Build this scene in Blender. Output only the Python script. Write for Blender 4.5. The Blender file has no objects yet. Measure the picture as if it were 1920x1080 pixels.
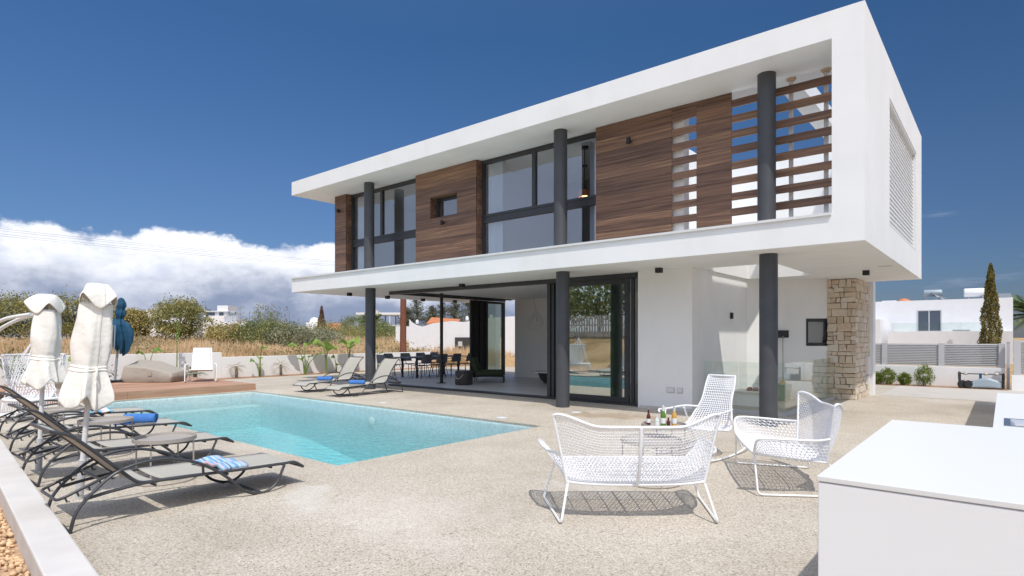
import bpy, bmesh, math, random
import numpy as np
from mathutils import Vector, Matrix, Quaternion
R = math.radians
S = bpy.context.scene
COL = S.collection
rnd = random.Random(7)

# ------------------------------------------------------------------ materials
MATS = {}
def mat(name, col, rough=0.6, metal=0.0, var=0.0, vscale=3.0, bump=0.0, bscale=40.0, spec=0.5, island=0.0):
    m = bpy.data.materials.new(name); m.use_nodes = True
    nt = m.node_tree; b = nt.nodes['Principled BSDF']
    b.inputs['Roughness'].default_value = rough; b.inputs['Metallic'].default_value = metal
    b.inputs['Specular IOR Level'].default_value = spec
    b.inputs['Base Color'].default_value = (*col, 1)
    tc = nt.nodes.new('ShaderNodeTexCoord')
    if var or island:
        src = None
        mul = nt.nodes.new('ShaderNodeMix'); mul.data_type = 'RGBA'; mul.blend_type = 'MULTIPLY'
        mul.inputs[0].default_value = 1
        mul.inputs[6].default_value = (*col, 1)
        mr = nt.nodes.new('ShaderNodeMapRange')
        if island:
            g = nt.nodes.new('ShaderNodeNewGeometry'); nt.links.new(g.outputs['Random Per Island'], mr.inputs[0])
            v = island
        else:
            n = nt.nodes.new('ShaderNodeTexNoise'); n.inputs['Scale'].default_value = vscale; n.inputs['Detail'].default_value = 6
            nt.links.new(tc.outputs['Object'], n.inputs['Vector']); nt.links.new(n.outputs['Fac'], mr.inputs[0])
            mr.inputs[1].default_value = .3; mr.inputs[2].default_value = .7
            v = var
        mr.inputs[3].default_value = 1 - v; mr.inputs[4].default_value = 1 + v
        cmb = nt.nodes.new('ShaderNodeCombineColor')
        for i in range(3): nt.links.new(mr.outputs[0], cmb.inputs[i])
        nt.links.new(cmb.outputs[0], mul.inputs[7]); nt.links.new(mul.outputs[2], b.inputs['Base Color'])
    if bump:
        n2 = nt.nodes.new('ShaderNodeTexNoise'); n2.inputs['Scale'].default_value = bscale; n2.inputs['Detail'].default_value = 4
        nt.links.new(tc.outputs['Object'], n2.inputs['Vector'])
        bp = nt.nodes.new('ShaderNodeBump'); bp.inputs['Strength'].default_value = bump; bp.inputs['Distance'].default_value = .02
        nt.links.new(n2.outputs['Fac'], bp.inputs['Height']); nt.links.new(bp.outputs[0], b.inputs['Normal'])
    MATS[name] = m
    return m
def N(nt, t, **kw):
    n = nt.nodes.new(t)
    for k, v in kw.items(): setattr(n, k, v)
    return n
def ramp(nt, stops):
    r = nt.nodes.new('ShaderNodeValToRGB'); e = r.color_ramp.elements
    while len(e) < len(stops): e.new(.5)
    for i, (p, c) in enumerate(stops): e[i].position = p; e[i].color = (*c, 1)
    return r

WHITE = mat('white_render', (.84, .84, .83), .7, var=.025, vscale=1.2, bump=.05, bscale=120)
def streaks(m):
    nt = m.node_tree; b = nt.nodes['Principled BSDF']; old = b.inputs['Base Color'].links[0].from_socket
    tc = N(nt, 'ShaderNodeTexCoord'); mp = N(nt, 'ShaderNodeMapping'); mp.inputs['Scale'].default_value = (1.3, 1.3, .5); nt.links.new(tc.outputs['Object'], mp.inputs['Vector'])
    n = N(nt, 'ShaderNodeTexNoise'); n.inputs['Scale'].default_value = 1.6; n.inputs['Detail'].default_value = 7; nt.links.new(mp.outputs[0], n.inputs['Vector'])
    r = ramp(nt, [(.28, (.965, .96, .95)), (.52, (1, 1, 1)), (.8, (.985, .985, .985))]); nt.links.new(n.outputs['Fac'], r.inputs[0])
    mx = N(nt, 'ShaderNodeMix', data_type='RGBA', blend_type='MULTIPLY'); mx.inputs[0].default_value = 1; nt.links.new(old, mx.inputs[6]); nt.links.new(r.outputs[0], mx.inputs[7]); nt.links.new(mx.outputs[2], b.inputs['Base Color'])
streaks(WHITE)
SOFFIT = mat('soffit_paint', (.78, .77, .74), .75, var=.02, vscale=.8)
PAINTW = mat('white_paint', (.71, .71, .70), .45)
COUNTERW = mat('counter_render', (.79, .79, .79), .6, var=.012, vscale=2, bump=.015, bscale=40)
TUBEW = mat('white_powder_coat', (.82, .82, .82), .35)
WEAVEW = mat('white_cord', (.80, .80, .82), .55)
ANTH = mat('anthracite_metal', (.035, .038, .043), .4, var=.1, vscale=6)
COLM = mat('column_paint', (.060, .064, .072), .5, var=.10, vscale=4, bump=.03, bscale=30)
BLACK = mat('black_metal', (.015, .015, .016), .45)
LFRAME = mat('lounger_frame', (.050, .052, .058), .4)
SLING = mat('sling_fabric', (.42, .40, .35), .8, bump=.1, bscale=300)
SLINGD = mat('sling_shade', (.40, .38, .33), .85)
TAUPE = mat('taupe_metal', (.40, .36, .32), .5)
CANVAS = mat('canvas_cream', (.85, .83, .77), .85, var=.04, vscale=5, bump=.25, bscale=25)
BLUEC = mat('petrol_canvas', (.004, .062, .13), .8, var=.2, vscale=6)
BEAN = mat('beanbag_fabric', (.36, .32, .27), .8, var=.04, vscale=6, bump=.2, bscale=9)
GREENF = mat('olive_upholstery', (.045, .060, .028), .9, var=.1, vscale=20)
GREYT = mat('floor_tile_grey', (.58, .575, .58), .45, var=.05, vscale=1.5)
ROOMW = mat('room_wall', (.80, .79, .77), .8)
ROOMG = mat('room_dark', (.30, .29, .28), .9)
CURT = mat('curtain_sheer', (.62, .66, .72), .9)
CHAIRG = mat('dining_fabric', (.17, .175, .19), .7)
STEEL = mat('steel', (.62, .62, .64), .22, metal=1.0)
TERRA = mat('terracotta', (.52, .19, .08), .8, var=.2, vscale=8)
FENCEG = mat('fence_grey', (.34, .34, .34), .5)
POSTG = mat('post_grey', (.50, .50, .51), .5)
CONC = mat('pale_concrete', (.60, .57, .54), .75, var=.07, vscale=3, bump=.1, bscale=60)
BARK = mat('bark', (.14, .10, .07), .9, var=.25, vscale=12, bump=.5, bscale=30)
RUST = mat('pole_wood', (.20, .075, .04), .85, var=.2, vscale=10)
DRIVE = mat('driveway_concrete', (.50, .46, .41), .85, var=.06, vscale=2, bump=.1, bscale=60)
SOIL = mat('planting_soil', (.33, .19, .11), .95, var=.2, vscale=6, bump=.6, bscale=30)
FARW = mat('far_white_wall', (.74, .74, .75), .8, var=.03)
FARG = mat('far_window', (.08, .10, .13), .15)
CONG = mat('raw_concrete', (.55, .55, .55), .9)
STEMM = mat('plant_stem', (.16, .22, .06), .6)
BOT_G = mat('bottle_green', (.10, .20, .025), .06)
BOT_B = mat('bottle_brown', (.10, .02, .012), .08)
BOT_Y = mat('bottle_beer', (.62, .34, .07), .06)
BOT_C = mat('bottle_clear', (.62, .68, .64), .08)
FOIL = mat('bottle_label', (.78, .78, .76), .4)
MARBLE = mat('marble', (.68, .68, .68), .25, var=.08, vscale=5)
DARKST = mat('dark_wood', (.05, .045, .042), .6)
GREENB = mat('green_plastic', (.12, .25, .16), .5)
STRAW = mat('broom_straw', (.60, .40, .14), .9)
STAIN = mat('rust_stain', (.62, .45, .32), .9)
FLOWR = mat('flower_red', (.6, .08, .10), .8)
SOLARP = mat('solar_glass', (.20, .22, .24), .2)
TANKG = mat('tank_grey', (.28, .34, .38), .4)
LITBULB = None

def schlick(nt, f0, normal=None):
    g = N(nt, 'ShaderNodeNewGeometry'); d = N(nt, 'ShaderNodeVectorMath', operation='DOT_PRODUCT')
    nt.links.new(normal or g.outputs['Normal'], d.inputs[0]); nt.links.new(g.outputs['Incoming'], d.inputs[1])
    a = N(nt, 'ShaderNodeMath', operation='ABSOLUTE'); nt.links.new(d.outputs['Value'], a.inputs[0])
    o = N(nt, 'ShaderNodeMath', operation='SUBTRACT'); o.use_clamp = True; o.inputs[0].default_value = 1; nt.links.new(a.outputs[0], o.inputs[1])
    p = N(nt, 'ShaderNodeMath', operation='POWER'); p.inputs[1].default_value = 5; nt.links.new(o.outputs[0], p.inputs[0])
    m = N(nt, 'ShaderNodeMath', operation='MULTIPLY_ADD'); m.inputs[1].default_value = 1-f0; m.inputs[2].default_value = f0; nt.links.new(p.outputs[0], m.inputs[0])
    return m.outputs[0]
def glass(name, tint, refl=.9, f0=.05, rough=0.0):
    m = bpy.data.materials.new(name); m.use_nodes = True; nt = m.node_tree
    for n in list(nt.nodes): nt.nodes.remove(n)
    o = N(nt, 'ShaderNodeOutputMaterial'); mx = N(nt, 'ShaderNodeMixShader')
    fr = schlick(nt, f0)
    tr = N(nt, 'ShaderNodeBsdfTransparent'); tr.inputs[0].default_value = (*tint, 1)
    gl = N(nt, 'ShaderNodeBsdfGlossy'); gl.inputs['Color'].default_value = (refl, refl, refl, 1); gl.inputs['Roughness'].default_value = rough
    nt.links.new(fr, mx.inputs[0]); nt.links.new(tr.outputs[0], mx.inputs[1]); nt.links.new(gl.outputs[0], mx.inputs[2])
    nt.links.new(mx.outputs[0], o.inputs[0])
    return m
GLUP = glass('window_glass', (.92, .94, .96), .97, .15)
GLDOOR = glass('door_glass', (.66, .76, .70), .98, .42)
GLRAIL = glass('rail_glass', (.93, .97, .95), .95, .06)
GLBULB = glass('lamp_glass', (.95, .96, .96), .9, .03)

def mat_leaf(name, c1, c2, c3, nscale=.9, trans=.25):
    m = bpy.data.materials.new(name); m.use_nodes = True; nt = m.node_tree
    b = nt.nodes['Principled BSDF']; b.inputs['Roughness'].default_value = .6; b.inputs['Specular IOR Level'].default_value = .3
    g = N(nt, 'ShaderNodeNewGeometry'); tc = N(nt, 'ShaderNodeTexCoord')
    n = N(nt, 'ShaderNodeTexNoise'); n.inputs['Scale'].default_value = nscale; n.inputs['Detail'].default_value = 3
    nt.links.new(tc.outputs['Object'], n.inputs['Vector'])
    a = N(nt, 'ShaderNodeMath', operation='MULTIPLY_ADD'); a.inputs[1].default_value = .45
    nt.links.new(g.outputs['Random Per Island'], a.inputs[0])
    s = N(nt, 'ShaderNodeMath', operation='MULTIPLY_ADD'); s.inputs[1].default_value = 1.5; s.inputs[2].default_value = -.45
    nt.links.new(n.outputs['Fac'], s.inputs[0]); nt.links.new(s.outputs[0], a.inputs[2])
    r = ramp(nt, [(0.05, c1), (.45, c2), (.95, c3)])
    nt.links.new(a.outputs[0], r.inputs[0]); nt.links.new(r.outputs[0], b.inputs['Base Color'])
    t = N(nt, 'ShaderNodeBsdfTranslucent'); nt.links.new(r.outputs[0], t.inputs[0])
    mx = N(nt, 'ShaderNodeMixShader'); mx.inputs[0].default_value = trans
    nt.links.new(b.outputs[0], mx.inputs[1]); nt.links.new(t.outputs[0], mx.inputs[2])
    nt.links.new(mx.outputs[0], nt.nodes['Material Output'].inputs[0])
    return m
LF_OLIVE = mat_leaf('leaf_olive', (.11, .12, .04), (.28, .27, .10), (.50, .43, .17))
LF_GREEN = mat_leaf('leaf_green', (.08, .11, .045), (.19, .225, .09), (.34, .35, .14))
LF_GREY = mat_leaf('leaf_greygreen', (.14, .15, .09), (.27, .28, .18), (.44, .43, .28))
LF_YEL = mat_leaf('leaf_yellow', (.18, .16, .055), (.38, .32, .12), (.58, .47, .19))
LF_CON = mat_leaf('leaf_conifer', (.07, .08, .055), (.15, .16, .11), (.25, .25, .16))
LF_CYP = mat_leaf('leaf_cypress', (.07, .065, .018), (.17, .15, .04), (.30, .25, .07), 2.5)
LF_DEAD = mat_leaf('leaf_dead', (.10, .06, .04), (.20, .13, .09), (.32, .22, .15), 2.0)
LF_BUSH = mat_leaf('leaf_bush', (.05, .09, .015), (.14, .20, .03), (.28, .32, .06), 6)
LF_BAN = mat_leaf('leaf_banana', (.10, .20, .03), (.20, .33, .06), (.34, .46, .12), 3, .35)
LF_PALM = mat_leaf('leaf_palm', (.05, .09, .03), (.12, .17, .06), (.22, .25, .10), 3)
LF_DRYP = mat_leaf('leaf_drypalm', (.22, .17, .10), (.36, .29, .18), (.50, .42, .28), 5)
GRASSM = mat_leaf('dry_grass_blade', (.46, .31, .16), (.70, .50, .29), (.86, .70, .46), .25, .3)
GRASSG = mat_leaf('scrub_leaf', (.17, .15, .07), (.32, .27, .14), (.48, .39, .22), .6)

def mat_wood():
    m = bpy.data.materials.new('walnut_cladding'); m.use_nodes = True; nt = m.node_tree
    b = nt.nodes['Principled BSDF']; b.inputs['Roughness'].default_value = .5
    tc = N(nt, 'ShaderNodeTexCoord'); g = N(nt, 'ShaderNodeNewGeometry')
    mp = N(nt, 'ShaderNodeMapping'); mp.inputs['Scale'].default_value = (.75, 9, 30)
    off = N(nt, 'ShaderNodeVectorMath', operation='SCALE'); off.inputs[0].default_value = (37, 11, 5)
    nt.links.new(g.outputs['Random Per Island'], off.inputs['Scale'])
    add = N(nt, 'ShaderNodeVectorMath', operation='ADD')
    nt.links.new(tc.outputs['Object'], add.inputs[0]); nt.links.new(off.outputs[0], add.inputs[1]); nt.links.new(add.outputs[0], mp.inputs['Vector'])
    n = N(nt, 'ShaderNodeTexNoise'); n.inputs['Scale'].default_value = 1.0; n.inputs['Detail'].default_value = 6; n.inputs['Roughness'].default_value = .62
    n.inputs['Distortion'].default_value = .6
    nt.links.new(mp.outputs[0], n.inputs['Vector'])
    s = N(nt, 'ShaderNodeMath', operation='MULTIPLY_ADD'); s.inputs[1].default_value = .30
    nt.links.new(g.outputs['Random Per Island'], s.inputs[0])
    s2 = N(nt, 'ShaderNodeMath', operation='MULTIPLY_ADD'); s2.inputs[1].default_value = 1.55; s2.inputs[2].default_value = -.42
    nt.links.new(n.outputs['Fac'], s2.inputs[0]); nt.links.new(s2.outputs[0], s.inputs[2])
    r = ramp(nt, [(.14, (.066, .035, .025)), (.38, (.145, .079, .052)), (.58, (.21, .117, .074)), (.74, (.29, .165, .095)), (.92, (.44, .27, .15))])
    nt.links.new(s.outputs[0], r.inputs[0]); nt.links.new(r.outputs[0], b.inputs['Base Color'])
    return m
WOOD = mat_wood()
def mat_deck():
    m = bpy.data.materials.new('deck_boards'); m.use_nodes = True; nt = m.node_tree
    b = nt.nodes['Principled BSDF']; b.inputs['Roughness'].default_value = .65
    tc = N(nt, 'ShaderNodeTexCoord'); g = N(nt, 'ShaderNodeNewGeometry')
    mp = N(nt, 'ShaderNodeMapping'); mp.inputs['Scale'].default_value = (14, 1.2, 14)
    nt.links.new(tc.outputs['Object'], mp.inputs['Vector'])
    n = N(nt, 'ShaderNodeTexNoise'); n.inputs['Scale'].default_value = 1; n.inputs['Detail'].default_value = 5
    nt.links.new(mp.outputs[0], n.inputs['Vector'])
    s = N(nt, 'ShaderNodeMath', operation='MULTIPLY_ADD'); s.inputs[1].default_value = .35
    nt.links.new(g.outputs['Random Per Island'], s.inputs[0]); nt.links.new(n.outputs['Fac'], s.inputs[2])
    r = ramp(nt, [(.3, (.27, .14, .085)), (.65, (.42, .235, .15)), (.95, (.52, .32, .21))])
    nt.links.new(s.outputs[0], r.inputs[0]); nt.links.new(r.outputs[0], b.inputs['Base Color'])
    return m
DECK = mat_deck()
def mat_pave():
    m = bpy.data.materials.new('exposed_aggregate'); m.use_nodes = True; nt = m.node_tree
    b = nt.nodes['Principled BSDF']; b.inputs['Roughness'].default_value = .8; b.inputs['Specular IOR Level'].default_value = .3
    tc = N(nt, 'ShaderNodeTexCoord'); L = nt.links
    v = N(nt, 'ShaderNodeTexVoronoi'); v.inputs['Scale'].default_value = 95; L.new(tc.outputs['Object'], v.inputs['Vector'])
    hs = N(nt, 'ShaderNodeSeparateColor'); L.new(v.outputs['Color'], hs.inputs[0])
    r = ramp(nt, [(0, (.235, .215, .19)), (.14, (.41, .36, .30)), (.5, (.495, .442, .372)), (.8, (.535, .482, .408)), (1, (.64, .60, .545))])
    L.new(hs.outputs[0], r.inputs[0])
    n1 = N(nt, 'ShaderNodeTexNoise'); n1.inputs['Scale'].default_value = .55; n1.inputs['Detail'].default_value = 8; n1.inputs['Roughness'].default_value = .62
    L.new(tc.outputs['Object'], n1.inputs['Vector'])
    r1 = ramp(nt, [(.30, (.80, .775, .73)), (.48, (.97, .955, .925)), (.74, (1.16, 1.16, 1.14))]); L.new(n1.outputs['Fac'], r1.inputs[0])
    mu = N(nt, 'ShaderNodeMix', data_type='RGBA', blend_type='MULTIPLY'); mu.inputs[0].default_value = 1
    L.new(r.outputs[0], mu.inputs[6]); L.new(r1.outputs[0], mu.inputs[7])
    # pale cement wash patches and a brown wet-dried stain near the doors
    def patch(cx, cy, sx, sy, rot, lo, hi, nsc):
        mp = N(nt, 'ShaderNodeMapping', vector_type='TEXTURE'); mp.inputs['Location'].default_value = (cx, cy, 0); mp.inputs['Rotation'].default_value = (0, 0, rot)
        mp.inputs['Scale'].default_value = (sx, sy, 1); L.new(tc.outputs['Object'], mp.inputs['Vector'])
        ln = N(nt, 'ShaderNodeVectorMath', operation='LENGTH'); L.new(mp.outputs[0], ln.inputs[0])
        nn = N(nt, 'ShaderNodeTexNoise'); nn.inputs['Scale'].default_value = nsc; nn.inputs['Detail'].default_value = 7; L.new(tc.outputs['Object'], nn.inputs['Vector'])
        ad = N(nt, 'ShaderNodeMath', operation='MULTIPLY_ADD'); ad.inputs[1].default_value = 2.6; L.new(nn.outputs['Fac'], ad.inputs[0])
        L.new(ln.outputs['Value'], ad.inputs[2])
        mr = N(nt, 'ShaderNodeMapRange'); mr.interpolation_type = 'SMOOTHSTEP'
        mr.inputs[1].default_value = hi; mr.inputs[2].default_value = lo; L.new(ad.outputs[0], mr.inputs[0])
        return mr
    cur = mu.outputs[2]
    for (a, col, k) in ((patch(-3.9, 3.3, 1.5, .55, .5, 1.45, 2.45, 3.4), (.66, .62, .56), .22), (patch(-3.3, 2.9, .9, .35, .1, 1.4, 2.4, 5), (.66, .62, .56), .22),
                        (patch(-5.0, 3.0, .8, .35, -.5, 1.4, 2.1, 3), (.64, .61, .57), .4),
                        (patch(-5.75, 9.75, 1.0, .42, .2, 1.75, 2.5, 2.5), (.30, .215, .13), .62), (patch(-3.2, 5.0, 1.0, .5, .3, 1.3, 2.1, 3), (.60, .57, .53), .4)):
        mx = N(nt, 'ShaderNodeMix', data_type='RGBA'); mx.inputs[7].default_value = (*col, 1)
        ml = N(nt, 'ShaderNodeMath', operation='MULTIPLY'); ml.inputs[1].default_value = k; L.new(a.outputs[0], ml.inputs[0])
        L.new(ml.outputs[0], mx.inputs[0]); L.new(cur, mx.inputs[6]); cur = mx.outputs[2]
    L.new(cur, b.inputs['Base Color'])
    bp = N(nt, 'ShaderNodeBump'); bp.inputs['Strength'].default_value = .5; bp.inputs['Distance'].default_value = .006
    L.new(v.outputs['Distance'], bp.inputs['Height']); L.new(bp.outputs[0], b.inputs['Normal'])
    return m
PAVE = mat_pave()
def mat_terrain():
    m = bpy.data.materials.new('dry_ground'); m.use_nodes = True; nt = m.node_tree; L = nt.links
    b = nt.nodes['Principled BSDF']; b.inputs['Roughness'].default_value = .95
    tc = N(nt, 'ShaderNodeTexCoord')
    n = N(nt, 'ShaderNodeTexNoise'); n.inputs['Scale'].default_value = .35; n.inputs['Detail'].default_value = 9; n.inputs['Roughness'].default_value = .65
    L.new(tc.outputs['Object'], n.inputs['Vector'])
    r = ramp(nt, [(.3, (.20, .15, .07)), (.48, (.42, .27, .13)), (.7, (.56, .40, .22))]); L.new(n.outputs['Fac'], r.inputs[0]); L.new(r.outputs[0], b.inputs['Base Color'])
    bp = N(nt, 'ShaderNodeBump'); bp.inputs['Strength'].default_value = .6; bp.inputs['Distance'].default_value = .1; L.new(n.outputs['Fac'], bp.inputs['Height']); L.new(bp.outputs[0], b.inputs['Normal'])
    return m
TERR = mat_terrain()
GRAVM = mat('gravel_stone', (.62, .42, .25), .85, island=.3)
GRAVB = mat('gravel_bed', (.50, .33, .20), .95, var=.3, vscale=30, bump=.8, bscale=60)
def mat_stone():
    m = bpy.data.materials.new('limestone_block'); m.use_nodes = True; nt = m.node_tree; L = nt.links
    b = nt.nodes['Principled BSDF']; b.inputs['Roughness'].default_value = .85
    g = N(nt, 'ShaderNodeNewGeometry'); tc = N(nt, 'ShaderNodeTexCoord')
    r = ramp(nt, [(0, (.46, .34, .23)), (.2, (.60, .49, .36)), (.5, (.68, .58, .45)), (.75, (.70, .64, .56)), (.9, (.62, .45, .31)), (1, (.74, .70, .64))])
    n = N(nt, 'ShaderNodeTexNoise'); n.inputs['Scale'].default_value = 9; n.inputs['Detail'].default_value = 6; L.new(tc.outputs['Object'], n.inputs['Vector'])
    a = N(nt, 'ShaderNodeMath', operation='MULTIPLY_ADD'); a.inputs[1].default_value = .5; L.new(n.outputs['Fac'], a.inputs[0])
    s = N(nt, 'ShaderNodeMath', operation='MULTIPLY_ADD'); s.inputs[1].default_value = .8; s.inputs[2].default_value = -.12; L.new(g.outputs['Random Per Island'], s.inputs[0]); L.new(s.outputs[0], a.inputs[2])
    L.new(a.outputs[0], r.inputs[0]); L.new(r.outputs[0], b.inputs['Base Color'])
    bp = N(nt, 'ShaderNodeBump'); bp.inputs['Strength'].default_value = .6; bp.inputs['Distance'].default_value = .02; L.new(n.outputs['Fac'], bp.inputs['Height']); L.new(bp.outputs[0], b.inputs['Normal'])
    return m
STONE = mat_stone()
MORTAR = mat('mortar', (.24, .18, .125), .95)
def mat_towel(name, stripes, axis='Y', scale=6.0):
    m = bpy.data.materials.new(name); m.use_nodes = True; nt = m.node_tree; L = nt.links
    b = nt.nodes['Principled BSDF']; b.inputs['Roughness'].default_value = .95
    tc = N(nt, 'ShaderNodeTexCoord'); sx = N(nt, 'ShaderNodeSeparateXYZ'); L.new(tc.outputs['Object'], sx.inputs[0])
    mu = N(nt, 'ShaderNodeMath', operation='MULTIPLY'); mu.inputs[1].default_value = scale; L.new(sx.outputs[axis], mu.inputs[0])
    fr = N(nt, 'ShaderNodeMath', operation='FRACT'); L.new(mu.outputs[0], fr.inputs[0])
    r = ramp(nt, stripes); r.color_ramp.interpolation = 'CONSTANT'; L.new(fr.outputs[0], r.inputs[0]); L.new(r.outputs[0], b.inputs['Base Color'])
    n = N(nt, 'ShaderNodeTexNoise'); n.inputs['Scale'].default_value = 120; L.new(tc.outputs['Object'], n.inputs['Vector'])
    bp = N(nt, 'ShaderNodeBump'); bp.inputs['Strength'].default_value = .5; bp.inputs['Distance'].default_value = .01; L.new(n.outputs['Fac'], bp.inputs['Height']); L.new(bp.outputs[0], b.inputs['Normal'])
    return m
TW_STRIPE = mat_towel('towel_striped', [(0, (.16, .33, .56)), (.16, (.55, .60, .66)), (.22, (.28, .48, .66)), (.38, (.58, .44, .50)), (.46, (.20, .38, .60)), (.64, (.62, .65, .68)), (.70, (.14, .24, .40)), (.82, (.38, .56, .70))], 'Y', 4.6)
TW_STRIPE2 = mat_towel('towel_striped_pink', [(0, (.15, .42, .65)), (.2, (.70, .55, .60)), (.4, (.75, .75, .76)), (.6, (.25, .55, .72)), (.8, (.55, .38, .55))], 'X', 4)
TW_BLUE = mat('towel_blue', (.060, .19, .52), .95, bump=.6, bscale=80, var=.12, vscale=12)
def mat_mosaic():
    m = bpy.data.materials.new('pool_mosaic'); m.use_nodes = True; nt = m.node_tree; L = nt.links
    b = nt.nodes['Principled BSDF']; b.inputs['Roughness'].default_value = .5
    tc = N(nt, 'ShaderNodeTexCoord')
    n = N(nt, 'ShaderNodeTexVoronoi', feature='F1'); n.inputs['Scale'].default_value = 22; L.new(tc.outputs['Object'], n.inputs['Vector'])
    hs = N(nt, 'ShaderNodeSeparateColor'); L.new(n.outputs['Color'], hs.inputs[0])
    r = ramp(nt, [(0, (.64, .76, .76)), (.5, (.74, .84, .84)), (1, (.84, .90, .90))]); L.new(hs.outputs[0], r.inputs[0]); L.new(r.outputs[0], b.inputs['Base Color'])
    return m
MOSAIC = mat_mosaic()
def mat_water():
    m = bpy.data.materials.new('pool_water'); m.use_nodes = True; nt = m.node_tree; L = nt.links
    for n in list(nt.nodes): nt.nodes.remove(n)
    o = N(nt, 'ShaderNodeOutputMaterial'); mx = N(nt, 'ShaderNodeMixShader')
    tr = N(nt, 'ShaderNodeBsdfTransparent'); gl = N(nt, 'ShaderNodeBsdfGlossy'); gl.inputs['Roughness'].default_value = .03
    tc = N(nt, 'ShaderNodeTexCoord')
    mp = N(nt, 'ShaderNodeMapping'); mp.inputs['Scale'].default_value = (1, 1.5, 1); L.new(tc.outputs['Object'], mp.inputs['Vector'])
    n1 = N(nt, 'ShaderNodeTexNoise'); n1.inputs['Scale'].default_value = 8.5; n1.inputs['Detail'].default_value = 5; L.new(mp.outputs[0], n1.inputs['Vector'])
    bp = N(nt, 'ShaderNodeBump'); bp.inputs['Strength'].default_value = .75; bp.inputs['Distance'].default_value = .05
    L.new(n1.outputs['Fac'], bp.inputs['Height']); L.new(bp.outputs[0], gl.inputs['Normal'])
    L.new(schlick(nt, .022, bp.outputs[0]), mx.inputs[0]); L.new(tr.outputs[0], mx.inputs[1]); L.new(gl.outputs[0], mx.inputs[2]); L.new(mx.outputs[0], o.inputs[0])
    va = N(nt, 'ShaderNodeVolumeAbsorption'); va.inputs['Color'].default_value = (.16, .80, .84, 1); va.inputs['Density'].default_value = .27
    L.new(va.outputs[0], o.inputs['Volume'])
    return m
WATER = mat_water()
def emis(name, col, st):
    m = bpy.data.materials.new(name); m.use_nodes = True; b = m.node_tree.nodes['Principled BSDF']
    b.inputs['Emission Color'].default_value = (*col, 1); b.inputs['Emission Strength'].default_value = st
    return m
LITBULB = emis('lamp_bulb', (1, .55, .2), 6)

# ------------------------------------------------------------------ mesh helpers
def cr(pts, n=6, closed=False):
    P = [Vector(p) for p in pts]; out = []; m = len(P)
    for i in range(m if closed else m - 1):
        a, b, c, d = (P[(i-1) % m], P[i], P[(i+1) % m], P[(i+2) % m]) if closed else (P[max(i-1, 0)], P[i], P[i+1], P[min(i+2, m-1)])
        for k in range(n):
            t = k / n
            out.append(.5*((2*b) + (c-a)*t + (2*a-5*b+4*c-d)*t*t + (3*b-a-3*c+d)*t**3))
    if not closed: out.append(P[-1])
    return out
def rounded(pts, rad=.05, n=4, closed=False):
    P = [Vector(p) for p in pts]; m = len(P); out = []
    for i in range(m):
        if not closed and i in (0, m-1): out.append(P[i]); continue
        a, b, c = P[i-1], P[i], P[(i+1) % m]
        u = (a-b); v = (c-b); r = min(rad, u.length*.45, v.length*.45)
        p, q = b+u.normalized()*r, b+v.normalized()*r
        for k in range(n+1):
            t = k/n; out.append((1-t)**2*p + 2*t*(1-t)*b + t*t*q)
    return out
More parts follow.
